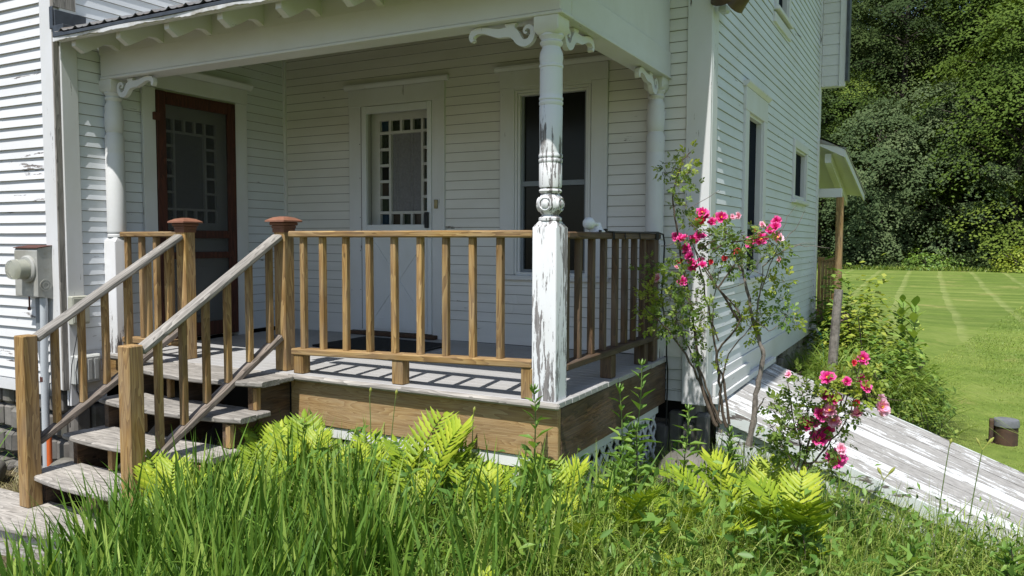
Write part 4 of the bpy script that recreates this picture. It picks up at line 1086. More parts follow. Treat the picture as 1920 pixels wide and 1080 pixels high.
# roof: rake from the wall, then the long eave falling away
A = Vector((.28, 7.56, 2.20)); B = Vector((.60, 7.56, 2.03)); C_ = Vector((.66, 9.95, 1.56)); D_ = Vector((-2.0, 9.95, 1.9)); E_ = Vector((-2.0, 7.56, 2.6))
up = Vector((0, 0, .045))
def slab(pts, th, name, mat, parent):
    n_ = len(pts); vs = [p for p in pts] + [p + Vector((0, 0, th)) for p in pts]
    fs = [tuple(range(n_ - 1, -1, -1)), tuple(range(n_, 2 * n_))] + [(i, (i + 1) % n_, (i + 1) % n_ + n_, i + n_) for i in range(n_)]
    return MB().add(vs, fs).build(name, mat, parent)
slab([A, B, C_, D_, E_], .03, 'roof_boards', 'trim_paint_Y', rp)
slab([A + Vector((-.02, -.04, .032)), B + Vector((.03, -.04, .03)), C_ + Vector((.035, .03, .031)), D_ + Vector((0, .03, .031)), E_ + Vector((0, -.04, .032))], .02, 'roof', 'roof_metal', rp)
slab([A + Vector((0, -.03, -.07)), B + Vector((.012, -.03, -.07)), B + Vector((.012, -.002, -.07)), A + Vector((0, -.002, -.07))], .098, 'fascia', 'trim_paint_X', rp)
slab([B + Vector((.001, -.001, -.07)), B + Vector((.02, -.001, -.07)), C_ + Vector((.02, 0, -.07)), C_ + Vector((.001, 0, -.07))], .098, 'fascia', 'trim_paint_Y', rp)
MB().prism([(7.62, 1.90), (9.85, 1.42), (9.85, 1.56), (7.62, 2.02)], 'X', .36, .44).build('rafter', 'trim_paint_Y', rp)
box('beam', 'trim_paint_X', rp, -2.0, .58, 7.66, 7.74, 1.44, 1.56, .004)
box('post', 'treated_wood_Z', rp, .515, .605, 7.64, 7.73, -1.0, 1.44, .004)
box('railing', 'treated_wood_X', rp, .30, .514, 7.65, 7.70, .59, .64, .004)
for k in range(5): box('board', 'treated_wood_Z', rp, .302 + k * .043, .341 + k * .043, 7.672, 7.688, -.25, .589, .002)
box('floor', 'dark_wood_X', rp, -2.0, .6, 7.65, 9.9, -.32, -.25)

# ================================================================= SPIGOT, HOSE, STAKE, WELL
spg = thing('spigot', (.30, 6.95, -.27), 'metal hose spigot on the lower far end of the side wall', 'tap')
MB().tube([(.30, 6.95, -.27), (.36, 6.95, -.27), (.40, 6.94, -.275), (.42, 6.94, -.31)], [.022, .022, .02, .02], 10).build('body', 'galvanised', spg, smooth=True)
MB().box(.335, .40, 6.90, 6.985, -.262, -.215, .01).build('handle', 'galvanised', spg)
hs = MB().tube([(.42, 6.94, -.30), (.46, 6.9, -.34), (.50, 6.8, -.50), (.53, 6.7, -.72), (.55, 6.6, -.95), (.62, 6.4, -1.05), (.8, 6.3, -1.07)], .011, 9).build('garden_hose', 'hose_rubber', None, org=(.5, 6.7, -1), smooth=True)
tag(hs, 'green garden hose hanging from the spigot', 'hose')
stake = MB(); stake.tube([(.735, 5.5, -1.15), (.745, 5.5, -.8), (.765, 5.5, -.3), (.785, 5.49, .1), (.80, 5.5, .33)], [.055, .052, .05, .046, .045], 9)
tag(stake.build('fence_post', 'old_stake', None, org=(.75, 5.5, -1.1)), 'leaning weathered grey wooden post among the plants beyond the cellar door', 'post')
wc = thing('well_casing', (2.69, 4.55, -1.14), 'short brown well casing with grey metal cap on the lawn', 'well')
wx, wy, wz = 2.43, 5.98, -1.28
wc.location = (wx, wy, wz); ORG[wc.name] = Vector((wx, wy, wz))
MB().lathe(wx, wy, [(.112, -1.4), (.112, -1.085), (.106, -1.08)], 28).build('casing', 'casing_brown', wc, smooth=True)
MB().lathe(wx, wy, [(.122, -1.082), (.122, -1.04), (.114, -1.012), (.07, -1.004), (.001, -1.003)], 28).build('cap', 'cap_grey', wc, smooth=True)
MB().box(wx - .155, wx - .115, wy - .07, wy + .02, -1.4, -1.02, .006).build('cable_pipe', 'casing_brown', wc)
rk_ = thing('rock', (.30, 1.45, -.95), 'large mossy grey rock below the corner of the house', 'rock')
def rock(cx, cy, cz, rx, ry, rz_, seed, parent, name='boulder', mat='stone'):
    bm = bmesh.new(); bmesh.ops.create_icosphere(bm, subdivisions=3, radius=1); r_ = random.Random(seed)
    ph = [(r_.uniform(-2, 2), r_.uniform(-2, 2), r_.uniform(-2, 2), r_.uniform(0, 6)) for _ in range(7)]
    for v_ in bm.verts:
        s_ = 1 + .09 * sum(math.sin(a * v_.co.x * 1.7 + b_ * v_.co.y * 1.7 + c_ * v_.co.z * 1.7 + d_) for a, b_, c_, d_ in ph) / 2
        v_.co = Vector((cx + v_.co.x * rx * s_, cy + v_.co.y * ry * s_, cz + v_.co.z * rz_ * s_))
    bm.verts.index_update()
    mb = MB(); mb.add([v_.co[:] for v_ in bm.verts], [[v_.index for v_ in f.verts] for f in bm.faces]); bm.free()
    return mb.build(name, mat, parent, org=(cx, cy, cz), smooth=True)
rock(.30, 1.45, -.80, .24, .18, .22, 2, rk_)
lb = ["lumpy dark stone at the foot of the wing wall left of the newel post", "flat stone lying on the dirt behind the orange pipe", "grey stone between the conduit and the steps"]
for i, (x_, y_, z_, s_) in enumerate(((-4.35, -.55, -.86, .14), (-3.75, -.35, -.83, .15), (-3.55, -.22, -.8, .17))):
    o = rock(x_, y_, z_, s_, s_ * .8, s_ * .8, 20 + i, None, 'stone'); tag(o, lb[i], 'stone', 'stones along the foundation')

#PLANTS
# ================================================================= PLANTS: generators
NP = np.random.default_rng(7)
def nrm(a): return a / np.maximum(np.linalg.norm(a, axis=-1, keepdims=True), 1e-9)
def blades(base, az, lean, h, w, droop, segs=4, tint=None, fold=0.0, seed=0):
    """ribbon leaves growing from base points; returns V, F, T"""
    r = np.random.default_rng(seed); n = len(base)
    t = np.linspace(0, 1, segs + 1)
    dirh = np.stack([np.cos(az), np.sin(az), np.zeros(n)], 1)
    side = np.stack([-np.sin(az), np.cos(az), np.zeros(n)], 1)
    tw = r.uniform(-.9, .9, n)[:, None]; side = nrm(side * np.cos(tw) + dirh * np.sin(tw))
    out = lean[:, None] * t[None] + droop[:, None] * (t[None] ** 2.6)
    zz = t[None] * (1 - .22 * lean[:, None] * t[None]) - droop[:, None] * .85 * (t[None] ** 3.2)
    cen = base[:, None, :] + dirh[:, None, :] * (out * h[:, None])[..., None] + np.array([0, 0, 1.0]) * (zz * h[:, None])[..., None]
    wd = w[:, None] * (1 - t[None] ** 2.2) * (.55 + .9 * t[None] * (1 - t[None]) * 2)
    Lp = cen - side[:, None, :] * wd[..., None] / 2; Rp = cen + side[:, None, :] * wd[..., None] / 2
    V = np.stack([Lp, Rp], 2).reshape(n * (segs + 1) * 2, 3)
    k = np.arange(segs); q = np.stack([2 * k, 2 * k + 1, 2 * k + 3, 2 * k + 2], 1)
    F = (q[None] + (np.arange(n) * (segs + 1) * 2)[:, None, None]).reshape(-1, 4)
    if tint is None: tint = r.uniform(0, 1, n)
    T = np.clip(tint[:, None] + (t[None] - .5) * .18, 0, 1); T = np.repeat(T[..., None], 2, 2).reshape(-1)
    return V, F, T
def leaves(cen, axis, normal, ln, wd, tint, curl=0.12):
    """pointed leaf of four triangles-as-quads: base, two side points, tip, folded along the midrib"""
    n = len(cen); a = nrm(axis); nn = nrm(normal - a * np.sum(normal * a, 1, keepdims=True)); s = np.cross(a, nn)
    l = ln[:, None]; w = wd[:, None]
    p0 = cen; p1 = cen + a * l * .42 + s * w / 2 + nn * l * curl; p1b = cen + a * l * .42; p2 = cen + a * l - nn * l * curl * .6; p3 = cen + a * l * .42 - s * w / 2 + nn * l * curl
    p1c = cen + a * l * .78 + s * w * .30; p3c = cen + a * l * .78 - s * w * .30
    V = np.stack([p0, p1, p1c, p2, p3c, p3, p1b], 1).reshape(-1, 3)
    q = np.array([[0, 1, 2, 6], [6, 2, 3, 4], [0, 6, 4, 5]])
    F = (q[None] + (np.arange(n) * 7)[:, None, None]).reshape(-1, 4)
    return V, F, np.repeat(tint, 7)
def merge(parts):
    V = []; F = []; T = []; o = 0
    for v, f, t in parts: V.append(v); F.append(f + o); T.append(t); o += len(v)
    return np.concatenate(V), np.concatenate(F), np.concatenate(T)
def rvec(r, n, zb=0.0):
    v = r.normal(size=(n, 3)); v[:, 2] += zb; return nrm(v)
def foliage(name, parts, mat, parent=None, org=None, smooth=False):
    V, F, T = merge(parts); po = Vector(org) if org is not None else (ORG[parent.name] if parent is not None else Vector((0, 0, 0)))
    return link(raw_mesh(name, V - np.array(po), F, T, smooth), name, mat, parent, po)
gzv = np.vectorize(gz)

# --- where the bed grows: in front of porch and steps, round the corner, up to the cellar door
def in_bed(x, y):
    ok = np.ones(len(x), bool)
    ok &= ~((x < 0.02) & (y > -.06))
    ok &= ~((x < -1.72) & (y > -1.0 - .0 * x))
    ok &= ~((x < 0.34) & (y > 1.86)); ok &= ~((x >= .25) & (y > 2.10)); ok &= y < 2.1
    land = (x > -4.4) & (x < -1.75) & (y > -1.30 + .10 * np.abs(x + 3.0) ** 2)
    ok &= ~land; ok &= x > -1.85 - .50 * (y + 1.25) * (y < -1.25)
    return ok
def bed_points(n, x0, x1, y0, y1, seed, dens=None):
    r = np.random.default_rng(seed); x = r.uniform(x0, x1, n); y = r.uniform(y0, y1, n); k = in_bed(x, y)
    # leave out what stands on the camera's spot and what lies far below the frame
    d = (x - 1.75) * -math.sin(YAW) + (y + 3.7454) * math.cos(YAW); k &= d > 1.75
    if dens is not None: k &= r.uniform(0, 1, n) < dens(x, y)
    x, y = x[k], y[k]; return np.stack([x, y, gzv(x, y) - .02], 1)
# fine tall grass over the whole bed
B = bed_points(34000, -2.15, 4.2, -2.6, 2.1, 1, lambda x, y: np.where(x < -.2, .38, 1.0)); n = len(B); r = np.random.default_rng(11)
patchy = .5 + .5 * np.sin(B[:, 0] * 3.1 + 1.3) * np.cos(B[:, 1] * 2.3 + B[:, 0])
G1 = blades(B, r.uniform(0, 6.28, n), r.uniform(.05, .45, n), r.uniform(.30, .66, n) * (.85 + .25 * patchy), r.uniform(.004, .009, n), r.uniform(0, .55, n), 4, np.clip(r.beta(2, 3, n) + .15 * patchy, 0, 1), seed=1)
B = bed_points(6000, -2.15, 4.2, -2.6, 2.1, 2); n = len(B)
B3 = bed_points(4200, -1.7, 1.6, -.9, .6, 21, lambda x, y: np.where((x > -.7) & (x < .0) & (y > -.6), .05, 1.0)); n3 = len(B3); r3_ = np.random.default_rng(22)
G3 = blades(B3, r3_.uniform(0, 6.28, n3), r3_.uniform(.05, .35, n3), r3_.uniform(.40, .74, n3), r3_.uniform(.005, .011, n3), r3_.uniform(0, .6, n3), 5, r3_.beta(2, 2, n3), seed=23)
G2 = blades(B, r.uniform(0, 6.28, n), r.uniform(.2, .7, n), r.uniform(.35, .70, n), r.uniform(.006, .012, n), r.uniform(.3, .9, n), 5, r.uniform(.4, 1, n), seed=2)
o = foliage('tall_grass', [G1, G2, G3], 'grass_blade'); tag(o, 'unmown tall grass filling the bed in front of the porch', 'grass', kind='stuff')
# broad sword-shaped leaves, in clumps, thickest at lower left
def iris(n_cl, x0, x1, y0, y1, seed, hmin, hmax, per):
    r = np.random.default_rng(seed); C = bed_points(n_cl, x0, x1, y0, y1, seed); parts = []
    for c in C:
        k = r.integers(per[0], per[1]); b_ = c[None] + np.stack([r.normal(0, .045, k), r.normal(0, .045, k), np.zeros(k)], 1)
        parts.append(blades(b_, r.uniform(0, 6.28, k), r.uniform(.05, .42, k), r.uniform(hmin, hmax, k), r.uniform(.018, .038, k), np.where(r.uniform(size=k) < .22, r.uniform(.3, .8, k), r.uniform(0, .12, k)), 5, np.clip(r.beta(.9, 1.5, k), 0, 1), seed=int(r.integers(1e6))))
    return parts
P1 = iris(200, -2.0, .3, -2.5, -.15, 5, .46, .78, (10, 20)) + iris(90, .1, 3.2, -1.8, 1.8, 6, .30, .55, (6, 14)) + iris(170, -2.15, -.4, -2.3, -.9, 15, .52, .84, (10, 18))
o = foliage('sword_leaves', P1, 'iris_leaf'); tag(o, 'broad dark green sword-shaped leaves crowding the front of the bed', 'plants', kind='stuff')
# low leafy weeds between the grass
def groundleaf(n, x0, x1, y0, y1, seed, hz, size):
    r = np.random.default_rng(seed); B = bed_points(n, x0, x1, y0, y1, seed); k = len(B)
    B = B + np.stack([np.zeros(k), np.zeros(k), r.uniform(hz[0], hz[1], k)], 1)
    ax = rvec(r, k, .25); l = r.uniform(size[0], size[1], k)
    return leaves(B, ax, rvec(r, k, 1.4), l, l * r.uniform(.28, .5, k), r.beta(2, 2.4, k))
o = foliage('low_weeds', [groundleaf(1200, -1.7, 1.4, -.8, .8, 33, (.25, .62), (.04, .09)), groundleaf(5500, -1.8, 4.2, -2.4, 2.05, 31, (.08, .36), (.03, .075)), groundleaf(2600, .6, 4.2, -1.2, 2.05, 32, (.2, .52), (.035, .08))], 'weed_leaf')
tag(o, 'low broad-leaved weeds growing between the grass', 'weeds', kind='stuff')
# brown seed heads and dead blades
B = bed_points(900, -2.3, 3.5, -2.3, 1.9, 41); n = len(B)
D = blades(B, r.uniform(0, 6.28, n), r.uniform(.0, .3, n), r.uniform(.3, .6, n), r.uniform(.004, .010, n), r.uniform(0, .4, n), 4, r.uniform(0, 1, n), seed=41)
o = foliage('dead_blades', [D], 'dry_grass'); tag(o, 'scattered dry brown blades among the green grass', 'grass', kind='stuff')

# grass and straw at the far left, behind the stair newel
def rect_pts(n, x0, x1, y0, y1, seed):
    r = np.random.default_rng(seed); x = r.uniform(x0, x1, n); y = r.uniform(y0, y1, n); return np.stack([x, y, gzv(x, y) - .01], 1)
B = rect_pts(2600, -6.0, -3.2, -1.1, -.36, 51); k = ~((B[:, 0] > -4.4) & (B[:, 1] < -.85)); B = B[k]; n = len(B)
o = foliage('dry_grass', [blades(B, r.uniform(0, 6.28, n), r.uniform(.2, .9, n), r.uniform(.05, .16, n), r.uniform(.003, .006, n), r.uniform(0, .6, n), 3, r.uniform(0, 1, n), seed=3)], 'dry_grass')
tag(o, 'short dry grass and moss on the dirt left of the steps', 'grass', kind='stuff')
def strip_grass(name, pts, hr, wr, mat, label, seed, lean=(.1, .5), kind='stuff', cat='grass', droop=(0, .7), org=None):
    r = np.random.default_rng(seed); n = len(pts)
    o = foliage(name, [blades(pts, r.uniform(0, 6.28, n), r.uniform(*lean, n), r.uniform(*hr, n), r.uniform(*wr, n), r.uniform(*droop, n), 5, r.beta(2, 2.5, n), seed=seed)], mat, org=org)
    tag(o, label, cat, kind=kind); return o
def tuft(cx, cy, n, sd, seed):
    r = np.random.default_rng(seed); x = r.normal(cx, sd, n); y = r.normal(cy, sd, n); return np.stack([x, y, gzv(x, y) - .02], 1)
strip_grass('grass_clump', tuft(-4.75, -.62, 130, .12, 61), (.35, .62), (.008, .016), 'iris_leaf', 'clump of long green blades at the left edge behind the newel post', 61, kind=None, cat='grass clump')
# moss strip along the foot of the landing
B = rect_pts(1500, -4.6, -1.8, -1.62, -1.25, 52); B = B[B[:, 1] < -1.33 + .10 * (B[:, 0] + 3.0) ** 2]; n = len(B)
o = foliage('dry_grass', [blades(B, r.uniform(0, 6.28, n), r.uniform(.2, .9, n), r.uniform(.02, .07, n), r.uniform(.003, .006, n), r.uniform(0, .6, n), 3, r.uniform(0, 1, n), seed=4)], 'dry_grass')
tag(o, 'dry moss and short grass along the foot of the round landing', 'grass', kind='stuff')

# --- mown lawn near enough to see blades
def lawn_pts(n, y0, y1, seed):
    r = np.random.default_rng(seed); y = y0 + (y1 - y0) * r.uniform(0, 1, n) ** 1.3; x = r.uniform(.7, 6.0, n) + (y - 6) * .18
    k = ~((x < 3.15) & (y < 4.42)); k &= ~((x < 1.9) & (y < 8)) | (x > 1.5); k &= ~((x < 4.2) & (y < 2.1)); x, y = x[k], y[k]
    return np.stack([x, y, gzv(x, y) - .008], 1)
B = np.concatenate([lawn_pts(60000, 2.1, 16, 71), lawn_pts(30000, 10, 26, 73)]); n = len(B); r = np.random.default_rng(72)
pt = .5 + .3 * np.sin(B[:, 0] * 1.7 + np.sin(B[:, 1] * .9)) + .2 * np.sin(B[:, 1] * 2.6 + B[:, 0])
o = foliage('lawn_grass', [blades(B, r.uniform(0, 6.28, n), r.uniform(.2, 1.0, n), r.uniform(.022, .05, n) * (1 + .03 * np.maximum(B[:, 1] - 8, 0)), r.uniform(.005, .010, n) * (1 + .06 * np.maximum(B[:, 1] - 8, 0)), r.uniform(0, .6, n), 2, np.clip(pt * .7 + r.uniform(0, .35, n), 0, 1), seed=5)], 'lawn_blade')
tag(o, 'short mown lawn grass beside the cellar door', 'grass', kind='stuff')

# --- ferns: sensitive fern with broad wavy pinnae
def frond_mesh(seed, Ln=.62):
    r = np.random.default_rng(seed); V = []; F = []; T = []; TO = (-.42, -.15, .08, .2, -.28)[seed % 5]
    def strip(pts, wid, nrmv, tint, axis):
        o_ = len(V); n_ = len(pts)
        for i in range(n_):
            a = pts[min(i + 1, n_ - 1)] - pts[max(i - 1, 0)]; a = a / (np.linalg.norm(a) + 1e-9); s = np.cross(a, nrmv); s /= (np.linalg.norm(s) + 1e-9)
            V.append(pts[i] + s * wid[i] / 2 + nrmv * wid[i] * .24); V.append(pts[i]); V.append(pts[i] - s * wid[i] / 2 + nrmv * wid[i] * .24); T.extend([tint + TO - .25 * (i == 0)] * 3)
        for i in range(n_ - 1):
            b_ = o_ + 3 * i; F.append((b_, b_ + 1, b_ + 4, b_ + 3)); F.append((b_ + 1, b_ + 2, b_ + 5, b_ + 4))
    n_r = 14; ts = np.linspace(0, 1, n_r); arch = r.uniform(.18, .42)
    # rachis rises along +z and arches toward +x
    R_ = np.stack([Ln * arch * ts ** 1.8, np.zeros(n_r), Ln * (ts - .28 * ts ** 2.4)], 1)
    strip(R_, np.full(n_r, .0045), np.array([0.0, 1, 0]), .2, None)
    npin = 14
    for i in range(npin):
        t = .36 + .60 * i / (npin - 1); idx = t * (n_r - 1); j = int(idx); fr_ = idx - j
        p = R_[j] * (1 - fr_) + R_[min(j + 1, n_r - 1)] * fr_; d = nrm((R_[min(j + 1, n_r - 1)] - R_[j])[None])[0]
        size = Ln * .18 * math.sin(math.pi * (0.16 + .80 * (1 - (t - .36) / .60) ** .8)) ** .8 * (1 if i < npin - 1 else .9)
        nv = np.cross(np.array([0, 1.0, 0]), d); nv /= np.linalg.norm(nv)
        for sg_ in (1, -1):
            fwd = .35 + .55 * (i / npin); dirp = np.array([0, sg_ * 1.0, 0]) + d * fwd + nv * r.uniform(-.15, .05); dirp /= np.linalg.norm(dirp)
            m_ = 8; tt = np.linspace(0, 1, m_); dr = nv * 0
            pts = p[None] + dirp[None] * (size * tt)[:, None] - nv[None] * (size * .12 * tt ** 2)[:, None] + d[None] * (size * .10 * tt ** 2)[:, None]
            wv = np.minimum(size * .22, .0165) * np.sin(np.pi * np.clip(tt * .92 + .10, 0, 1)) ** .7 * (1 + .26 * np.where(np.arange(m_) % 2, 1, -1)); wv[-1] = .001
            nvp = nrm((nv + d * r.uniform(-.5, .5) + dirp * r.uniform(-.1, .1))[None])[0]; strip(pts, wv, nvp, r.uniform(.35, .95), None)
    # terminal leaflet
    p = R_[-1]; d = nrm((R_[-1] - R_[-2])[None])[0]; nv = np.cross(np.array([0, 1.0, 0]), d)
    tt = np.linspace(0, 1, 6); pts = p[None] + d[None] * (Ln * .10 * tt)[:, None]; wv = Ln * .045 * np.sin(np.pi * np.clip(tt * .9 + .12, 0, 1)); wv[-1] = .001
    strip(pts, wv, nv, .7, None)
    return raw_mesh('frond', np.array(V), np.array(F), np.array(T))
FRONDS = [frond_mesh(100 + i) for i in range(5)]
for fm in FRONDS: fm.materials.append(MAT['fern_leaf'])
fern_spots = [
  (-1.45, -.20, 1.15, 5, 'fern against the left end of the lattice, next to the tall leftmost one'), (-1.15, -.60, 1.0, 6, 'fern standing out from the middle of the lattice'), (-.25, -.55, .95, 6, 'fern a step in front of the corner post'),
  (-1.55, -1.25, .85, 6, 'fern low in the sword leaves right of the newel post'), (.05, .05, 1.0, 5, 'fern close to the side lattice below the porch corner'), (.80, .55, 1.1, 6, 'fern between the lone upright fern and the bright pair'), (.60, -.35, .75, 6, 'fern in the grass below the lone upright fern'),  # x, y, size, nfronds, label
    (-1.62, -.25, 1.25, 5, 'tall yellow-green fern beside the right edge of the steps, left end of the wooden skirt'),
    (-1.78, -.62, .95, 6, 'low fern in front of the third step'), (-1.72, -1.06, 1.15, 7, 'fern just right of the bottom of the right newel post'),
    (-1.30, -.42, 1.0, 6, 'fern in front of the left part of the lattice'), (-1.05, -.22, 1.0, 5, 'fern touching the middle of the lattice'),
    (-.80, -.40, 1.1, 6, 'fern left of the tallest fern at the skirt board'), (-.62, -.20, 1.35, 6, 'tallest bright fern rising against the wooden skirt board'),
    (-.38, -.35, 1.0, 6, 'fern right of the tallest one, in front of the white lattice'), (-.10, -.35, .8, 5, 'small fern at the foot of the porch corner post'),
    (-1.45, -.85, .9, 6, 'fern amid sword leaves left of centre'), (.42, -.05, 1.0, 6, 'yellow fern below the right end of the porch skirt'),
    (.62, .32, 1.15, 4, 'single upright fern standing alone right of the porch corner'), (.22, -.45, .85, 6, 'low fern right of the porch corner post'),
    (.92, .72, 1.35, 9, 'large bright yellow fern under the rose canes'), (1.12, .60, 1.25, 9, 'bright yellow fern at the foot of the pale trunk, right one of the pair'),
    (.20, -1.05, .7, 5, 'half-hidden fern deep in the foreground grass'), (-.95, -.75, .8, 5, 'pale fern half hidden by sword leaves in the middle of the bed')]
for i, (x_, y_, s_, nf, lb_) in enumerate(fern_spots):
    if x_ < .1 and y_ > -.62: y_ = -.38 - (y_ + .62) * -.35 if y_ < -.3 else y_ - .20
    z_ = gz(x_, y_) + .02; fe = thing('fern', (x_, y_, z_), lb_, 'fern', 'ferns in the flower bed'); r_ = random.Random(200 + i)
    for k in range(nf + 4):
        o = bpy.data.objects.new('frond', FRONDS[(i + k) % 5]); COL.objects.link(o); o.parent = fe
        a = math.radians(118 + r_.choice((0, 180)) + r_.uniform(-55, 55))   # broad sides toward the light
        left = x_ < .1
        if left: a = math.radians(105 + r_.uniform(-60, 60))          # lean back, faces to the sun
        o.rotation_euler = (0, r_.uniform(-.12, .16) if left else r_.uniform(-.05, .50), a); o.location = (r_.uniform(-.09, .09), r_.uniform(-.05, .05), 0); o.scale = ((1.0 if left else 1.0) * s_ * r_.uniform(.62, 1.12),) * 3

# --- tall upright weeds with opposite pointed leaves
def weed(x, y, h, label, seed, lean=(0, 0), n_st=1, group='tall weeds by the porch'):
    z = gz(x, y); w = thing('tall_weed', (x, y, z), label, 'weed', group); r = np.random.default_rng(seed)
    for s_ in range(n_st):
        hh = h * (1 - .12 * s_); lx, ly = lean[0] + r.uniform(-.05, .05), lean[1] + r.uniform(-.05, .05); bx, by = x + r.uniform(-.03, .03) * n_st, y + r.uniform(-.03, .03) * n_st
        ts = np.linspace(0, 1, 12); P_ = np.stack([bx + lx * ts ** 1.5 + .008 * np.sin(ts * 9 + s_), by + ly * ts ** 1.5, z + hh * ts], 1)
        MB().tube([tuple(p) for p in P_], [.0055 * (1 - .75 * t) + .001 for t in ts], 6).build('stem', 'cane_bark' if seed % 3 == 0 else 'hose_stem', w, smooth=True)
        C_ = []; A_ = []; Nn = []; Ln_ = []
        zz = .22; k = 0
        while zz < 1.0:
            p = np.array([np.interp(zz, ts, P_[:, i]) for i in range(3)]); a = k * 1.57 + r.uniform(-.3, .3)
            for q in (0, math.pi):
                el = .25 + .6 * zz; ax = np.array([math.cos(a + q) * math.cos(el), math.sin(a + q) * math.cos(el), math.sin(el) - .45 * (r.uniform() < .55)])
                C_.append(p); A_.append(ax); Nn.append(np.array([0, 0, 1.0]) + rvec(r, 1)[0] * .3); Ln_.append(.145 * (1 - .55 * zz ** 3) * r.uniform(.8, 1.2))
            zz += .075 * (1 - .40 * zz); k += 1
        for q in range(7):
            a = q * .9; C_.append(P_[-1] - [0, 0, .01]); A_.append(np.array([math.cos(a) * .6, math.sin(a) * .6, .8])); Nn.append(np.array([math.cos(a), math.sin(a), .2])); Ln_.append(.045)
        C_ = np.array(C_); Ln_ = np.array(Ln_)
        foliage('leaves', [leaves(C_, np.array(A_), np.array(Nn), Ln_, Ln_ * .29, r.uniform(.2, .9, len(C_)), .10)], 'weed_leaf', w)
simple('hose_stem', (0.13, 0.19, 0.05), 0.6, 0.3, 20)
weed(-.03, -.18, .92, 'tall weed standing in front of the porch corner post', 301)
weed(.22, .42, 1.12, 'tallest leafy weed right of the porch corner', 302, n_st=2)
weed(.35, .28, .80, 'leafy weed between the tallest one and the lone fern', 303)
weed(.42, .95, .78, 'leafy weed under the corner of the house', 304)
weed(.30, .10, .62, 'short leafy weed at the foot of the porch side', 305, n_st=2)
weed(1.25, .35, .60, 'dark leafy weed below the lower rose bush', 306, n_st=3)
weed(1.05, .20, .55, 'dark leafy weed left of the lower rose bush', 307, n_st=2)
weed(1.62, .75, .50, 'leafy weed in front of the cellar door, near its middle', 308, n_st=2)
weed(2.10, 1.15, .52, 'leafy weed at the low end of the cellar door', 309, n_st=2)
weed(2.35, 1.45, .45, 'leafy weed at the far right edge of the bed', 310, n_st=2)
weed(.05, .95, .65, 'leafy weed beside the shaded porch skirt', 311, n_st=2)
weed(.15, .55, .55, 'short leafy weed against the side lattice', 312, n_st=2)
weed(.55, 1.35, .60, 'leafy weed at the foot of the rose canes', 313, n_st=2)

# --- thin bare stalks with buds
def stalk(x, y, h, lean, label, seed, forked=True):
    z = gz(x, y); s = thing('flower_stalk', (x, y, z), label, 'stalk', 'thin bare flower stalks'); ts = np.linspace(0, 1, 9)
    pts = [(x + lean[0] * t ** 1.4, y + lean[1] * t ** 1.4, z + h * t) for t in ts]
    MB().tube(pts, [.0042 - .002 * t for t in ts], 6).build('stem', 'hose_stem', s, smooth=True)
    tx, ty, tz = pts[-1]; mb = MB()
    ends = [(.05, .01, .07), (-.03, 0, .06)] if forked else [(.01, 0, .05)]
    for ex, ey, ez in ends:
        q = [(tx + ex * t, ty + ey * t, tz + ez * t) for t in (0, .4, .6, .8, 1)]
        mb.tube(q, [.002, .0025, .007, .008, .002], 7)
    mb.build('bud', 'bud_green', s, smooth=True)
simple('bud_green', (0.34, 0.36, 0.08), 0.5, 0.3, 20)
stalk(1.42, .55, .80, (.12, .05), 'forked bud stalk nearest the lower rose blooms', 321)
stalk(1.75, 1.0, .98, (.08, .02), 'tall straight bud stalk over the cellar door, left one of two', 322, False)
stalk(1.88, .95, 1.02, (.10, .03), 'tall bent bud stalk over the cellar door, right one of two', 323)
stalk(-.95, -.35, .82, (-.02, 0), 'thin upright grass stalk against the skirt board, left one of two', 324, False)
stalk(-.95, -.25, .80, (.08, 0), 'thin slanting grass stalk against the skirt board, right one of two', 325, False)
stalk(-.42, -.20, .74, (.01, .02), 'thin stalk rising in front of the porch floor edge near the railing block', 326, False)
dh = MB(); dh.tube([(-1.20, -.15, -.95), (-1.21, -.14, -.6), (-1.19, -.13, -.36)], .003, 5).tube([(-.63, -.12, -.95), (-.66, -.11, -.6), (-.70, -.12, -.34)], .0025, 5)
# dead flower head
for i, (pts, lb_) in enumerate((([(-1.20, -.15, -.95), (-1.21, -.14, -.6), (-1.19, -.13, -.40)], 'dried tan flower head against the skirt board'), ([(-.60, -.12, -.95), (-.63, -.11, -.6), (-.70, -.12, -.36)], 'dry reddish seed head on a bent stalk by the skirt board'))):
    t_ = thing('dead_flower', pts[0], lb_, 'dead flower', 'dried flowers by the skirt board')
    MB().tube(pts, .003, 5).build('stem', 'cane_bark', t_)
    rr = np.random.default_rng(40 + i); k = 26 if i == 0 else 8; c_ = np.array(pts[-1])[None] + rr.normal(0, .02 if i == 0 else .006, (k, 3))
    foliage('head', [leaves(c_, rvec(rr, k), rvec(rr, k), rr.uniform(.02, .04, k), rr.uniform(.01, .02, k), rr.uniform(0, .8, k))], 'dry_grass', t_)

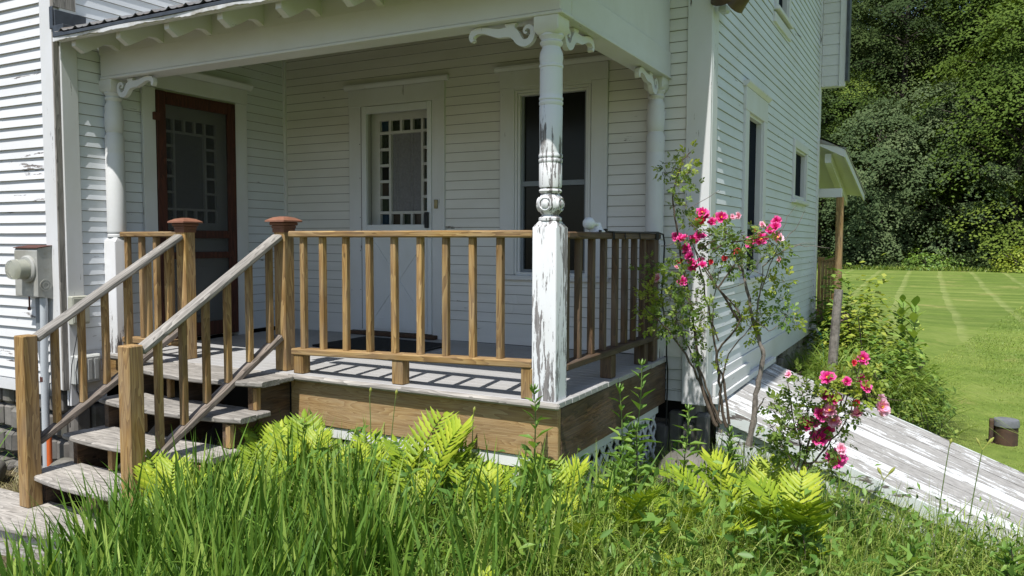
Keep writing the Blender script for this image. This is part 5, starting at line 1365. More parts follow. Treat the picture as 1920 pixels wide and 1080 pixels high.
# --- roses
def rose_meshes():
    out = []
    for vi, (mat, petals) in enumerate((('rose_petal', 20), ('rose_petal', 15), ('pale_petal', 18), ('red_petal', 13))):
        r = np.random.default_rng(500 + vi); V = []; F = []; T = []
        rings = [(petals // 2, 1.0, .35), (petals // 3, .72, .8), (petals - petals // 2 - petals // 3, .45, 1.2)]
        for ri, (np_, sc_, cup) in enumerate(rings):
            for p in range(np_):
                a0 = 2 * math.pi * p / np_ + ri * .5 + r.uniform(-.2, .2); L_ = .040 * sc_ * r.uniform(.8, 1.15); W_ = .034 * sc_ * r.uniform(.85, 1.2); cp = cup + r.uniform(-.2, .25)
                o_ = len(V); nu, nv_ = 4, 4; ph = r.uniform(0, 6)
                for u in range(nu):
                    for v_ in range(nv_):
                        uu = u / (nu - 1); vv_ = (v_ / (nv_ - 1) - .5) * 2
                        rad = L_ * uu; wid = W_ * (0.25 + .75 * math.sin(math.pi * min(.5, uu * .55 + .06))) * (1 - .25 * uu ** 4)
                        h = rad * math.sin(cp) * (1 - .35 * uu * (ri == 0)) + .006 * math.sin(ph + vv_ * 2.6) * uu + .005 * abs(vv_) * uu
                        rr_ = rad * math.cos(cp) + .004
                        x = rr_ * math.cos(a0) - vv_ * wid / 2 * math.sin(a0); y = rr_ * math.sin(a0) + vv_ * wid / 2 * math.cos(a0)
                        V.append((x, y, h)); T.append(r.uniform(-.05, .05) + (.25 + .6 * uu if vi != 2 else .3 + .6 * uu) - .12 * ri)
                for u in range(nu - 1):
                    for v_ in range(nv_ - 1): q = o_ + u * nv_ + v_; F.append((q, q + 1, q + nv_ + 1, q + nv_))
        me = raw_mesh('rose_flower', np.array(V), np.array(F), np.array(T), smooth=True); me.materials.append(MAT[mat])
        mb = MB(); prof = [(.0005 + .009 * math.sin(math.pi * k / 6), .008 - .004 * math.cos(math.pi * k / 6)) for k in range(7)]; mb.lathe(0, 0, prof, 9)
        m2 = bpy.data.meshes.new('stamens'); m2.from_pydata(mb.v, [], mb.f); m2.materials.append(MAT['yellow_stamen'])
        out.append((me, m2))
    return out
ROSES = rose_meshes()
def rose_flower(parent, p, kind, s, seed, tilt=None):
    o = bpy.data.objects.new('rose_flower', ROSES[kind][0]); COL.objects.link(o); o.parent = parent; o.location = Vector(p) - ORG[parent.name]
    r_ = random.Random(seed); d = Vector((.25 + r_.uniform(-.7, .7), -.75 + r_.uniform(-.35, .35), .55 + r_.uniform(-.35, .5))).normalized()
    o.rotation_euler = d.to_track_quat('Z', 'Y').to_euler(); o.scale = (s, s, s * r_.uniform(.9, 1.3))
    if s > .85:
        q = bpy.data.objects.new('stamens', ROSES[kind][1]); COL.objects.link(q); q.parent = o
def compound(cen, axis, r, size, tint, parts):
    """clusters of leaflets (five to a leaf)"""
    n = len(cen); up_ = rvec(r, n, 1.0); a = nrm(axis); s = nrm(np.cross(a, up_)); nn = np.cross(s, a)
    for (t, side, sc) in ((1.0, 0, 1.1), (.72, 1, 1.0), (.72, -1, 1.0), (.38, 1, .8), (.38, -1, .8)):
        base = cen + a * (size * t)[:, None] * .9; ax = a * (.55 if side else 1) + s * side * .9 + nn * r.uniform(-.3, .3, n)[:, None]
        l = size * sc * r.uniform(.55, .8, n)
        parts.append(leaves(base, ax, nn + rvec(r, n) * .35, l, l * .62, np.clip(tint + r.uniform(-.15, .15, n), 0, 1), .10))
def bush(name, base, label, canes, blobs, flowers, seed, cane_mat='cane_bark', leaf_mat='rose_leaf', cat='rose bush', leaf=.036):
    t = thing(name, base, label, cat); r = np.random.default_rng(seed)
    for pts, r0 in canes:
        P_ = [Vector(p) for p in pts]; Q = []
        for i in range(len(P_) - 1):
            p0, p1, p2, p3 = P_[max(i - 1, 0)], P_[i], P_[i + 1], P_[min(i + 2, len(P_) - 1)]
            for s_ in (0, .25, .5, .75): Q.append(.5 * ((2 * p1) + (-p0 + p2) * s_ + (2 * p0 - 5 * p1 + 4 * p2 - p3) * s_ ** 2 + (-p0 + 3 * p1 - 3 * p2 + p3) * s_ ** 3) + Vector(r.normal(0, .004, 3)))
        Q.append(P_[-1]); m_ = len(Q)
        MB().tube(Q, [r0 * (1 - .72 * k / (m_ - 1)) * (1 + .12 * math.sin(k * 2.1)) for k in range(m_)], 7).build('cane', cane_mat, t, smooth=True)
    tw = MB(); parts = []; yparts = []
    for (c, rad, cnt, young) in blobs:
        c = np.array(c); n_ = cnt; off = rvec(r, n_) * (rad * r.uniform(.15, 1, n_) ** .6)[:, None]; off[:, 1] *= .8; cen = c + off
        ax = nrm(off + rvec(r, n_) * rad * .5); tn = np.clip(.45 + off[:, 2] / rad * .3 + r.uniform(-.2, .2, n_), 0, 1)
        compound(cen, ax, r, np.full(n_, leaf) * r.uniform(.75, 1.2, n_), tn, yparts if young else parts)
        for k in range(max(2, n_ // 7)):
            e = cen[r.integers(n_)]; m_ = (c + e) / 2 + r.normal(0, rad * .15, 3); tw.tube([tuple(c + r.normal(0, rad * .12, 3)), tuple(m_), tuple(e)], [.0025, .002, .0012], 5)
    tag(tw.build('twigs', cane_mat, t), kind='stuff')
    if parts: foliage('leaves', parts, leaf_mat, t)
    if yparts: foliage('young_leaves', yparts, 'young_leaf', t)
    for i, (p, kind, s) in enumerate(flowers): rose_flower(t, p, kind, s, seed * 100 + i)
    return t
bush('rose_bush', (.55, 1.2, -1.0), 'tall rose bush with pink blooms climbing past the corner of the house', [([(0.553, 1.2, -0.314), (0.486, 1.19, -0.183), (0.441, 1.18, 0.019), (0.416, 1.17, 0.222), (0.399, 1.16, 0.358), (0.357, 1.15, 0.559), (0.311, 1.14, 0.794), (0.288, 1.13, 0.961), (0.267, 1.12, 1.128), (0.321, 1.11, 1.325), (0.38, 1.1, 1.403)], 0.012), ([(0.551, 1.25, -0.325), (0.458, 1.2, -0.085), (0.407, 1.15, 0.054), (0.316, 1.1, 0.223), (0.208, 1.05, 0.357), (0.119, 1.0, 0.451)], 0.01), ([(0.576, 1.2, -0.294), (0.502, 1.188, -0.113), (0.434, 1.175, 0.053), (0.349, 1.162, 0.219), (0.27, 1.15, 0.42)], 0.009), ([(0.598, 1.25, -0.319), (0.56, 1.225, -0.114), (0.546, 1.2, 0.059), (0.525, 1.175, 0.262), (0.483, 1.15, 0.496), (0.436, 1.125, 0.696), (0.406, 1.1, 0.861)], 0.011), ([(0.618, 1.25, -0.3), (0.585, 1.225, -0.043), (0.544, 1.2, 0.16), (0.693, 1.175, 0.372), (0.565, 1.15, 0.549), (0.462, 1.125, 0.729), (0.379, 1.1, 0.878)], 0.009), ([(0.671, 1.2, 0.368), (0.595, 1.167, 0.5), (0.502, 1.133, 0.631), (0.448, 1.1, 0.763)], 0.009), ([(0.553, 1.2, -0.28), (0.595, 1.2, 0.096), (0.706, 1.2, 0.271), (0.815, 1.2, 0.408)], 0.006), ([(0.523, 1.1, 0.796), (0.617, 1.112, 0.846), (0.725, 1.125, 0.862), (0.877, 1.138, 0.895), (0.92, 1.15, 0.926)], 0.006), ([(0.441, 1.1, 0.795), (0.538, 1.1, 0.855), (0.651, 1.1, 0.862)], 0.005), ([(0.56, 1.1, 0.568), (0.651, 1.117, 0.7), (0.725, 1.133, 0.798), (0.845, 1.15, 0.847)], 0.006), ([(0.553, 1.2, 0.228), (0.514, 1.167, 0.396), (0.552, 1.133, 0.599), (0.604, 1.1, 0.797)], 0.005)], [((0.32, 1.251, 1.387), 0.076, 18, True), ((0.229, 1.235, 1.322), 0.083, 21, False), ((0.335, 1.148, 1.278), 0.076, 21, True), ((0.185, 1.186, 1.296), 0.041, 8, True), ((0.33, 1.055, 1.189), 0.069, 18, False), ((0.368, 1.216, 1.191), 0.048, 13, False), ((0.28, 1.149, 1.079), 0.048, 10, False), ((0.36, 1.074, 1.075), 0.041, 9, False), ((0.421, 1.016, 0.942), 0.083, 24, False), ((0.335, 1.222, 1.014), 0.048, 10, True), ((0.465, 1.257, 0.895), 0.103, 35, False), ((0.636, 1.023, 0.894), 0.09, 29, False), ((0.546, 1.208, 0.812), 0.09, 29, False), ((0.712, 1.107, 0.894), 0.076, 18, False), ((0.76, 1.039, 0.799), 0.083, 24, False), ((0.858, 1.076, 0.863), 0.083, 24, False), ((0.915, 1.2, 0.799), 0.069, 18, False), ((0.608, 1.227, 0.763), 0.083, 27, False), ((0.706, 1.011, 0.704), 0.069, 16, False), ((0.876, 1.16, 0.783), 0.076, 21, True), ((0.335, 1.012, 0.664), 0.096, 35, False), ((0.179, 1.187, 0.568), 0.083, 24, True), ((0.124, 1.086, 0.486), 0.083, 27, True), ((0.041, 1.229, 0.403), 0.055, 13, True), ((0.194, 1.255, 0.478), 0.11, 45, False), ((0.352, 1.131, 0.56), 0.096, 37, False), ((0.141, 1.26, 0.37), 0.096, 37, True), ((0.302, 1.081, 0.376), 0.103, 45, False), ((0.436, 1.02, 0.47), 0.083, 29, False), ((0.434, 1.156, 0.36), 0.076, 24, False), ((0.521, 1.008, 0.426), 0.062, 16, False), ((0.38, 1.051, 0.3), 0.09, 29, False), ((0.261, 1.106, 0.304), 0.076, 24, False), ((0.402, 1.159, 0.189), 0.069, 16, False), ((0.499, 1.041, 0.291), 0.055, 13, True), ((0.152, 1.011, 0.324), 0.048, 10, True), ((0.021, 1.226, 0.614), 0.055, 10, False), ((0.157, 1.082, 0.725), 0.048, 9, False), ((0.521, 1.249, 0.694), 0.076, 16, False), ((0.406, 1.233, 0.76), 0.069, 16, False), ((0.307, 1.098, 0.761), 0.055, 13, False), ((0.505, 1.12, 0.631), 0.055, 12, False), ((0.477, 1.135, 0.129), 0.055, 10, False), ((0.57, 1.167, 0.082), 0.041, 8, True)], [((0.462, 1.088, 1.025), 0, 0.935), ((0.439, 1.149, 0.983), 3, 0.85), ((0.474, 1.114, 1.004), 1, 0.68), ((0.503, 1.161, 0.972), 1, 0.68), ((0.559, 1.165, 1.0), 0, 0.935), ((0.692, 1.053, 1.007), 2, 0.51), ((0.656, 1.043, 1.0), 2, 0.425), ((0.269, 1.207, 0.88), 0, 0.8075), ((0.33, 1.092, 0.868), 1, 0.765), ((0.354, 1.087, 0.876), 1, 0.595), ((0.372, 1.239, 0.865), 0, 0.85), ((0.423, 1.134, 0.887), 1, 0.765), ((0.425, 1.207, 0.884), 0, 0.765), ((0.349, 1.135, 0.809), 1, 0.765), ((0.351, 1.168, 0.783), 0, 0.765), ((0.391, 1.07, 0.759), 1, 0.765), ((0.375, 1.167, 0.72), 0, 0.765), ((0.378, 1.214, 0.688), 1, 0.85), ((0.313, 1.145, 0.723), 3, 0.595), ((0.274, 1.188, 0.687), 2, 0.3825), ((0.437, 1.174, 0.732), 0, 0.68), ((0.477, 1.053, 0.706), 1, 0.68), ((0.492, 1.192, 0.725), 3, 0.4675), ((0.167, 1.158, 0.613), 2, 0.7224999999999999), ((0.34, 1.1, 0.602), 1, 0.8075), ((0.828, 1.046, 0.95), 2, 0.51), ((0.879, 1.213, 0.974), 1, 0.765), ((0.89, 1.135, 0.94), 0, 0.765), ((0.848, 1.184, 0.924), 1, 0.765), ((0.735, 1.216, 0.848), 0, 0.9774999999999999), ((0.797, 1.183, 0.863), 1, 1.105), ((0.883, 1.224, 0.874), 2, 0.9774999999999999), ((0.675, 1.119, 0.794), 3, 0.6375), ((0.907, 1.2, 0.746), 2, 0.425), ((0.591, 1.129, 0.75), 3, 0.51), ((0.752, 1.227, 0.921), 3, 0.34)], 61)
bush('dead_shrub', (.72, 1.35, -1.05), 'spindly grey-barked shrub with bare twigs in front of the cellar door', [([(0.723, 1.35, -0.446), (0.743, 1.35, -0.289), (0.758, 1.35, -0.116), (0.787, 1.35, 0.057), (0.791, 1.35, 0.176), (0.739, 1.35, 0.308), (0.702, 1.35, 0.492), (0.655, 1.35, 0.694), (0.639, 1.35, 0.795)], 0.021), ([(0.737, 1.35, -0.324), (0.788, 1.325, -0.177), (0.827, 1.3, -0.117)], 0.008), ([(0.791, 1.35, 0.176), (0.759, 1.338, 0.259), (0.752, 1.325, 0.395), (0.783, 1.312, 0.564), (0.789, 1.3, 0.698)], 0.01), ([(0.655, 1.35, 0.66), (0.6, 1.333, 0.761), (0.619, 1.317, 0.845), (0.687, 1.3, 0.896)], 0.006), ([(0.786, 1.3, 0.549), (0.851, 1.3, 0.765), (0.972, 1.3, 0.928), (1.031, 1.3, 1.04)], 0.004), ([(0.789, 1.3, 0.698), (0.911, 1.317, 0.798), (1.031, 1.333, 0.831), (1.166, 1.35, 0.816)], 0.004), ([(0.82, 1.3, 0.731), (0.94, 1.325, 0.824), (1.09, 1.35, 0.848)], 0.003), ([(0.681, 1.35, 0.694), (0.818, 1.325, 0.631), (0.918, 1.3, 0.602)], 0.003), ([(0.851, 1.3, 0.765), (0.895, 1.3, 0.896), (0.939, 1.3, 1.026), (0.984, 1.3, 1.073)], 0.003), ([(0.748, 1.3, 0.363), (0.833, 1.283, 0.303), (0.899, 1.267, 0.341), (0.962, 1.25, 0.428)], 0.004), ([(0.529, 1.3, 0.54), (0.677, 1.3, 0.595), (0.741, 1.3, 0.697), (0.787, 1.3, 0.764)], 0.003), ([(0.186, 1.15, 0.82), (0.359, 1.15, 0.861), (0.526, 1.15, 0.862), (0.624, 1.15, 0.852)], 0.003), ([(0.579, 1.25, 0.628), (0.7, 1.267, 0.647), (0.775, 1.283, 0.731), (0.819, 1.3, 0.797)], 0.0025), ([(0.356, 1.15, 1.028), (0.389, 1.15, 1.077), (0.52, 1.15, 1.15), (0.552, 1.15, 1.172)], 0.003)], [((0.679, 1.315, 0.375), 0.077, 26, True), ((0.806, 1.309, 0.582), 0.056, 18, True), ((0.908, 1.319, 0.608), 0.042, 12, True), ((0.846, 1.37, 0.446), 0.084, 26, False), ((0.938, 1.301, 0.406), 0.063, 16, False), ((0.719, 1.289, 0.296), 0.07, 22, True), ((0.773, 1.335, 0.395), 0.042, 8, True), ((0.657, 1.258, 0.429), 0.049, 10, True), ((0.991, 1.268, 0.379), 0.035, 8, True), ((0.876, 1.376, 0.481), 0.049, 10, False)], [], 62, cane_mat='grey_bark', leaf_mat='shrub_leaf', cat='shrub', leaf=.042)
bush('rose_bush', (1.2, .95, -1.05), 'lower rose bush with large pink blooms leaning over the cellar door', [([(1.091, 0.95, -0.508), (1.118, 0.94, -0.378), (1.139, 0.93, -0.25), (1.172, 0.92, -0.153), (1.212, 0.91, -0.056), (1.23, 0.9, 0.068)], 0.008), ([(1.062, 0.95, -0.512), (1.087, 0.95, -0.354), (1.053, 0.95, -0.172), (1.021, 0.95, -0.021), (1.012, 0.95, 0.086)], 0.006), ([(1.104, 0.95, -0.475), (1.201, 0.95, -0.338), (1.308, 0.95, -0.173), (1.385, 0.95, 0.014), (1.492, 0.95, -0.01)], 0.006), ([(1.089, 0.95, -0.446), (1.17, 0.95, -0.251), (1.292, 0.95, -0.085), (1.356, 0.95, 0.071), (1.396, 0.95, 0.193)], 0.006), ([(1.09, 0.95, -0.493), (1.003, 0.925, -0.328), (0.915, 0.9, -0.178)], 0.005), ([(1.358, 0.95, 0.012), (1.465, 0.95, 0.008), (1.596, 0.95, 0.006)], 0.004), ([(1.117, 0.95, -0.411), (1.222, 0.9, -0.369), (1.273, 0.85, -0.328)], 0.005)], [((1.022, 0.954, -0.115), 0.09, 28, False), ((1.077, 0.96, -0.017), 0.083, 26, False), ((1.026, 0.852, -0.186), 0.09, 28, False), ((1.112, 0.933, -0.101), 0.09, 33, False), ((1.162, 0.966, -0.01), 0.083, 26, False), ((1.258, 0.854, 0.033), 0.076, 23, True), ((1.314, 0.973, 0.018), 0.076, 23, True), ((1.352, 0.976, 0.126), 0.069, 18, True), ((1.2, 0.862, 0.115), 0.055, 15, False), ((0.929, 0.975, -0.097), 0.062, 15, False), ((1.072, 0.943, -0.292), 0.09, 31, False), ((1.169, 0.986, -0.382), 0.076, 20, False), ((1.296, 0.921, -0.138), 0.076, 23, False), ((1.357, 0.991, -0.086), 0.062, 15, False), ((1.278, 0.998, -0.278), 0.055, 13, False), ((1.014, 0.854, -0.31), 0.069, 18, False), ((1.431, 0.862, 0.034), 0.062, 18, True), ((1.459, 0.985, 0.134), 0.048, 9, True), ((1.062, 1.043, 0.092), 0.048, 10, False), ((0.931, 0.9, -0.207), 0.055, 11, False), ((1.33, 0.941, 0.07), 0.062, 15, False), ((0.936, 0.969, -0.347), 0.062, 15, False), ((1.249, 0.914, -0.414), 0.055, 13, False)], [((1.392, 0.998, 0.208), 1, 0.92), ((1.362, 0.858, 0.204), 3, 0.46), ((1.234, 0.864, 0.107), 0, 1.058), ((1.328, 0.879, 0.092), 1, 0.644), ((1.394, 1.014, 0.084), 1, 0.8280000000000001), ((1.415, 0.919, 0.069), 0, 0.92), ((1.014, 0.953, 0.093), 2, 0.552), ((1.223, 0.894, 0.001), 1, 0.7360000000000001), ((1.27, 0.931, -0.029), 1, 1.104), ((1.247, 0.909, -0.085), 2, 1.104), ((1.198, 0.903, -0.104), 0, 1.104), ((1.261, 0.945, -0.145), 2, 1.104), ((1.13, 0.945, -0.186), 0, 1.4720000000000002), ((1.22, 1.003, -0.224), 1, 1.104), ((1.188, 0.963, -0.267), 0, 1.3800000000000001), ((1.369, 1.007, -0.044), 3, 0.552), ((1.381, 0.994, -0.102), 2, 0.92), ((1.494, 1.018, -0.015), 2, 0.7360000000000001), ((1.499, 0.961, -0.043), 2, 1.1960000000000002), ((1.313, 0.869, -0.281), 2, 0.7360000000000001), ((1.265, 0.995, -0.368), 0, 1.4720000000000002)], 63, leaf=.042)


# ================================================================= LAWN EDGE, FOREST
def quad_leaves(cen, normal, size, r, aspect=.6):
    n = len(cen); nn = nrm(normal); a = rvec(r, n); a = nrm(a - nn * np.sum(a * nn, 1, keepdims=True)); b_ = np.cross(nn, a)
    l = size[:, None]; w = l * aspect
    V = np.stack([cen - a * l / 2, cen + b_ * w / 2 + nn * l * .08, cen + a * l / 2, cen - b_ * w / 2 + nn * l * .08], 1).reshape(-1, 3)
    F = np.arange(4 * n).reshape(-1, 4); return V, F
def crown_mesh(seed, H, R, z0, pads, per, pr, lsize, mat, shape='round', layered=.45):
    r = np.random.default_rng(seed); Vs = []; Fs = []; Ts = []; o_ = 0; tips = []
    for i in range(pads):
        u = (i + r.uniform()) / pads; z = z0 + (H - z0) * u ** .95; s_ = (z - z0) / (H - z0)
        prof = math.sin(math.pi * min(1, .16 + .84 * s_) ** .9) ** .55 if shape == 'round' else (1 - s_) ** .75 + .08
        a = i * 2.39996 + r.uniform(-.5, .5); lobe = 1 + .16 * math.sin(3 * a + seed) + .12 * math.sin(5 * a + 2 * seed + z * .8)
        rad = R * prof * lobe * (r.uniform(.72, 1.0) if r.uniform() < .78 else r.uniform(.3, .7))
        c = np.array([rad * math.cos(a), rad * math.sin(a), z]); tips.append(c)
        k = int(per * r.uniform(.6, 1.3)); p_r = pr * r.uniform(.6, 1.35)
        q = np.sqrt(r.uniform(0, 1, k)) * p_r; th = r.uniform(0, 2 * math.pi, k); lob = 1 + .25 * np.sin(4 * th + i)
        off = np.stack([q * np.cos(th) * lob, q * np.sin(th) * lob, p_r * layered * (1 - (q / p_r) ** 2) * 1.0 + r.normal(0, p_r * .10, k)], 1)
        out = np.array([math.cos(a), math.sin(a), 0]); off[:, 2] -= .62 * (off @ out)
        cen = c + off; nv = nrm(rvec(r, k) * .5 + np.array([0, 0, .8]) + out * .8)
        V, F = quad_leaves(cen, nv, r.uniform(.65, 1.25, k) * lsize, r)
        tb = .48 + r.uniform(-.3, .3); T = np.clip(tb + r.uniform(-.14, .14, k) , 0, 1)
        Vs.append(V); Fs.append(F + o_); Ts.append(np.repeat(T, 4)); o_ += len(V)
    me = raw_mesh('crown', np.concatenate(Vs), np.concatenate(Fs), np.concatenate(Ts)); me.materials.append(MAT[mat])
    # trunk and limbs
    mb = MB(); zs = np.linspace(0, H * .9, 9); wob = r.uniform(-.35, .35, (9, 2)); wob[0] = 0
    tr = [(wob[k][0] * .8, wob[k][1] * .8, zs[k]) for k in range(9)]; r0 = H * .018
    mb.tube(tr, [r0 * (1.25 if k == 0 else 1) * (1 - .09 * k) for k in range(9)], 10)
    for c in tips[::max(1, len(tips) // 34)]:
        zb = max(H * .1, c[2] - .45 * math.hypot(c[0], c[1])); i0 = min(7, int(zb / (H * .9) * 8)); st = Vector(tr[i0]); st.z = zb
        e = Vector(c); m_ = (st + e) / 2 + Vector((0, 0, .25)); mb.tube([st, m_, e], [r0 * .28, r0 * .17, r0 * .05], 6)
    m2 = bpy.data.meshes.new('trunk'); m2.from_pydata(mb.v, [], mb.f); m2.materials.append(MAT['bark']); m2.polygons.foreach_set('use_smooth', [True] * len(m2.polygons))
    return me, m2
KINDS = [crown_mesh(1, 17, 5.2, .8, 74, 380, 1.75, .21, 'tree_leaf_dark', layered=.34),
         crown_mesh(2, 14, 4.6, .6, 66, 420, 1.65, .20, 'tree_leaf_yellow', layered=.24),
         crown_mesh(3, 9, 4.2, .5, 74, 320, 1.25, .18, 'tree_leaf_grey', layered=.42),
         crown_mesh(4, 20, 4.8, 3.0, 74, 380, 1.75, .21, 'tree_leaf_dark', layered=.32),
         crown_mesh(5, 16, 5.4, 1.0, 76, 430, 1.8, .20, 'tree_leaf_yellow', shape='cone', layered=.22),
         crown_mesh(6, 7, 3.2, .3, 50, 280, 1.05, .15, 'tree_leaf_dark', layered=.34)]
def tree(x, y, kind, sc, rot, label, name='broadleaf_tree', group='forest trees behind the lawn', cat='tree', sz=1.0):
    z = gz(x, y) - .1; t = thing(name, (x, y, z), label, cat, group)
    for nm, me in (('crown', KINDS[kind][0]), ('trunk', KINDS[kind][1])):
        o = bpy.data.objects.new(nm, me); COL.objects.link(o); o.parent = t
    t.rotation_euler.z = rot; t.scale = (sc, sc, sc * sz)
    return t
TREES = [  # front row
 (-1.6, 49.5, 2, 1.05, 'grey-green rounded tree at the lawn edge just right of the rear porch post'),
 (1.6, 51.5, 2, 1.15, 'broad grey-green tree in the middle of the lawn edge with shaded gap under it'),
 (5.6, 50.0, 1, 1.05, 'bright yellow-green layered tree at the right edge of the lawn border'),
 (-5.0, 50.0, 5, 1.15, 'low dark green tree seen through the rear porch opening'),
 (-3.4, 53.5, 1, .80, 'yellow-green tree above the rear porch roof'),
 (9.8, 51.0, 0, .95, 'dark green tree at the far right outside the lawn corner'),
 (-9.5, 51.0, 0, .95, 'dark tree behind the house, left of the porch opening'),
 (-14.5, 50.5, 1, 1.0, 'yellow-green tree hidden far left behind the house'),
 (14.5, 52.0, 4, 1.0, 'spreading tree beyond the right edge of the photo'),
 # second row
 (3.6, 56.5, 4, 1.12, 'tall bright yellow-green tree with stepped layers right of centre'),
 (-.6, 57.0, 3, .95, 'tall dark tree with thin trunks showing in the gap left of the bright layered tree'),
 (-5.6, 56.5, 0, 1.0, 'dark leafy tree right of the gable eave'),
 (8.0, 56.5, 1, 1.25, 'olive tree in the upper right behind the bright one'),
 (12.8, 57.5, 0, 1.1, 'dark tree second row beyond the right edge'),
 (-11.0, 57.0, 3, 1.0, 'tall tree second row behind the house'),
 # third row, up the slope
 (-4.2, 64.0, 0, 1.05, 'tree high on the slope, upper left of the forest'), (.9, 64.5, 3, 1.05, 'tree high on the slope with a speck of sky beside it'),
 (5.6, 63.5, 0, 1.1, 'tree high on the slope, upper right of the forest'), (10.5, 64.0, 2, 2.0, 'pale tree high on the slope at the top right corner'), (-9.2, 65.0, 1, 1.2, 'tree high on the slope hidden by the gable'),
 (-1.8, 71.0, 0, 1.15, 'topmost tree left of the sky gap'), (4.0, 72.0, 3, 1.1, 'topmost tree right of the sky gap'), (8.6, 72.0, 0, 1.2, 'topmost tree at the right edge'), (14.0, 70.0, 0, 1.2, 'topmost tree beyond the right edge'), (-7.0, 72.0, 3, 1.1, 'topmost tree behind the gable'), (-14.0, 68.0, 0, 1.2, 'topmost tree far behind the house')]
rt_ = random.Random(77)
for (x, y, k, s_, lb_) in TREES: tree(x, y, k, s_, rt_.uniform(0, 6.28), lb_)
# dark undergrowth between the trunks, one mass
r = np.random.default_rng(91); n_ = 26000; x = r.uniform(-22, 24, n_); y = r.uniform(53, 66, n_); h = r.uniform(0, 1, n_) ** 1.2 * (2.2 + 1.2 * np.sin(x * .9) + .8 * np.sin(x * 2.3 + y))
C = np.stack([x, y, gzv(x, y) + h], 1); V, F = quad_leaves(C, rvec(r, n_, .8), r.uniform(.22, .45, n_), r)
o = link(raw_mesh('undergrowth', V, F, np.repeat(r.uniform(0, .5, n_), 4)), 'undergrowth', 'tree_leaf_dark'); tag(o, 'dark forest undergrowth between the trunks', 'undergrowth', kind='stuff')
# rough growth along the lawn edge: separate shrubs
def shrub(x, y, R, h, cnt, label, seed, mat='shrub_leaf', ls=.16, group='shrubs along the lawn edge', sub=None, name='shrub'):
    r = np.random.default_rng(seed); z = gz(x, y); t = thing(name, (x, y, z), label, 'shrub', group)
    th = r.uniform(0, 6.28, cnt); ph = np.arccos(r.uniform(0, 1, cnt)); q = r.uniform(.55, 1.0, cnt) * (1 + .18 * np.sin(4 * th + seed) + .15 * np.sin(7 * ph + th * 2))
    C = np.stack([x + R * q * np.sin(ph) * np.cos(th), y + R * .8 * q * np.sin(ph) * np.sin(th), z + h * q * np.cos(ph) + .03], 1)
    nv = nrm(C - np.array([x, y, z - .3 * h])) + rvec(r, cnt) * .7 + np.array([0, 0, .4])
    V, F = quad_leaves(C, nv, r.uniform(.6, 1.3, cnt) * ls, r); po = Vector((x, y, z))
    link(raw_mesh('foliage', V - np.array(po), F, np.repeat(np.clip(r.beta(2, 2, cnt), 0, 1), 4)), 'foliage', mat, t, po)
    mb = MB()
    for k in range(5): a = r.uniform(0, 6.28); mb.tube([(x, y, z - .05), (x + R * .3 * math.cos(a), y + R * .3 * math.sin(a), z + h * .4), (x + R * .6 * math.cos(a), y + R * .6 * math.sin(a), z + h * .75)], [.03 * R, .02 * R, .008 * R], 5)
    mb.build('stems', 'bark', t); return t
for i, (x_, y_, R_, h_, m_, lb_) in enumerate(((-3.2, 47.2, 1.7, .75, 'tree_leaf_dark', 'low dark shrub at the left end of the lawn edge'), (-.9, 47.0, 1.6, .9, 'tree_leaf_dark', 'low dark shrub in the shade, second from the left on the lawn edge'),
        (1.3, 46.6, 1.8, 1.0, 'shrub_leaf', 'green shrub at the middle of the lawn edge'), (3.4, 46.6, 1.3, .95, 'tree_leaf_dark', 'small dark shrub left of the pale one'), (5.7, 45.6, 1.7, 1.35, 'young_leaf', 'pale yellow-green shrub at the right end of the lawn edge'),
        (8.6, 46.0, 1.6, 1.1, 'shrub_leaf', 'green shrub beyond the right edge of the lawn'), (-6.0, 47.5, 2.0, 1.0, 'tree_leaf_dark', 'dark shrub behind the rear porch rail'))):
    shrub(x_, y_, R_, h_, 1500, lb_, 800 + i, m_)
rock(-3.4, 51.0, -.60, 1.3, .8, .35, 5, None, 'leaf_pile', 'leaf_litter'); tag(bpy.data.objects['leaf_pile'], 'brown heap of dead leaves in the forest shade beyond the lawn', 'leaf pile')

# --- planting beside the far end of the house
strip_grass('daylily_clump', tuft(1.12, 5.95, 1300, .24, 901), (.75, 1.2), (.010, .018), 'grass_blade', 'big mound of arching strap leaves right of the leaning post', 901, lean=(.2, .6), kind=None, cat='daylily', droop=(.25, .8))
strip_grass('daylily_clump', tuft(1.45, 6.25, 420, .15, 903), (.5, .85), (.010, .016), 'grass_blade', 'smaller strap-leaf clump at the lawn side of the mound', 903, lean=(.3, .9), kind=None, cat='daylily', droop=(.4, 1.0))
strip_grass('daylily_clump', tuft(.62, 6.2, 300, .16, 904), (.6, 1.0), (.010, .018), 'iris_leaf', 'dark strap leaves by the hose at the house corner', 904, lean=(.2, .6), kind=None, cat='daylily', droop=(.2, .8))
shrub(.62, 7.2, .45, 1.35, 1500, 'leafy shrub between the house corner and the leaning post', 905, 'shrub_leaf', .10, 'garden shrubs beyond the cellar door')
shrub(1.02, 6.75, .55, 1.35, 1700, 'yellow-green leafy shrub behind the leaning post', 906, 'young_leaf', .09, 'garden shrubs beyond the cellar door')
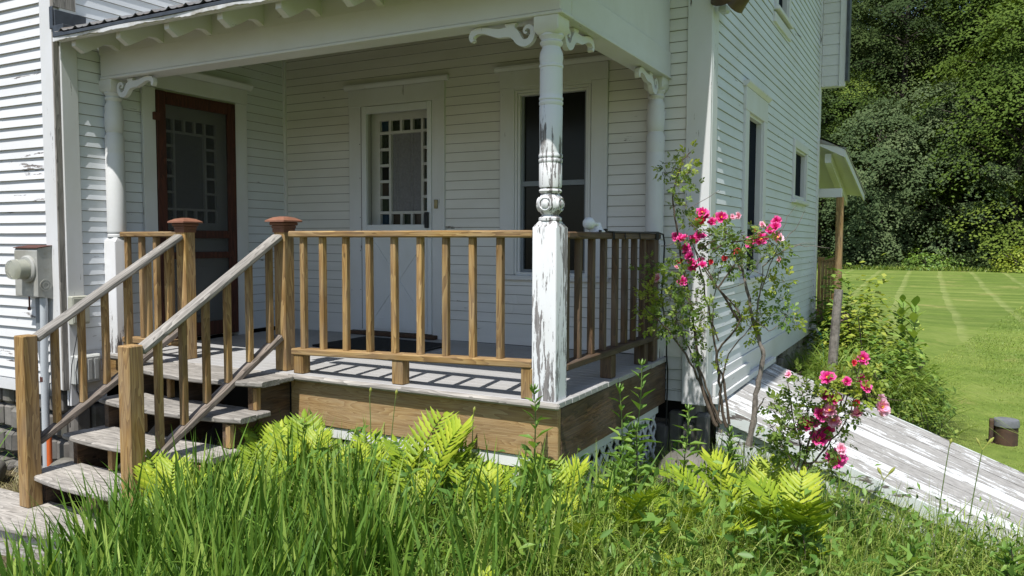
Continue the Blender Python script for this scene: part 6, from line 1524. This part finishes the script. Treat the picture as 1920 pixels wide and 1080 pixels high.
shrub(1.05, 5.2, .45, .70, 1500, 'low leafy shrub with small pink blooms at the foot of the leaning post', 907, 'rose_leaf', .06, 'garden shrubs beyond the cellar door')
shrub(1.62, 4.75, .30, .50, 600, 'small shrub at the lawn edge of the cellar door', 908, 'rose_leaf', .055, 'garden shrubs beyond the cellar door')
shrub(1.75, 4.72, .18, .58, 200, 'sparse sprig with dark red leaves over the lawn edge', 909, 'red_leaf_m' if False else 'rose_leaf', .05, 'garden shrubs beyond the cellar door')
shrub(1.28, 5.95, .62, .85, 2600, 'full rounded bright green bush between the leaning post and the lawn', 915, 'shrub_leaf', .085, 'garden shrubs beyond the cellar door')
def bigleaf(x, y, h, label, seed):
    z = gz(x, y); t = thing('milkweed', (x, y, z), label, 'plant', 'broad-leaved plants beside the mound'); r = np.random.default_rng(seed)
    MB().tube([(x, y, z), (x + .02, y, z + h * .5), (x + .03, y, z + h)], [.009, .007, .004], 6).build('stem', 'hose_stem', t, smooth=True)
    C = []; A = []; 
    for k in range(20):
        zz = z + h * (.3 + .7 * k / 19); a = k * 1.57 + r.uniform(-.2, .2); C.append((x + .02, y, zz)); A.append((math.cos(a), math.sin(a), .55 + .5 * k / 19))
    C = np.array(C); A = np.array(A, dtype=float); l = r.uniform(.16, .24, 20); Nn = np.array([[0, 0, 1.0]] * 20) + rvec(r, 20) * .2
    foliage('leaves', [leaves(C, A, Nn, l, l * .48, r.uniform(.5, 1, 20), .08)], 'shrub_leaf', t)
B = rect_pts(9000, -8, 12, 45.2, 47.5, 75); n = len(B); r = np.random.default_rng(76)
o = foliage('rough_grass', [blades(B, r.uniform(0, 6.28, n), r.uniform(.2, .8, n), r.uniform(.12, .45, n), r.uniform(.02, .05, n), r.uniform(0, .5, n), 3, r.uniform(0, 1, n), seed=6)], 'grass_blade'); tag(o, 'rough unmown fringe where the lawn meets the forest', 'grass', kind='stuff')
bigleaf(1.50, 6.6, 1.25, 'broad-leaved milkweed at the right end of the mound', 911)
bigleaf(1.36, 6.8, 1.25, 'broad-leaved plant just left of the milkweed at the mound', 912)
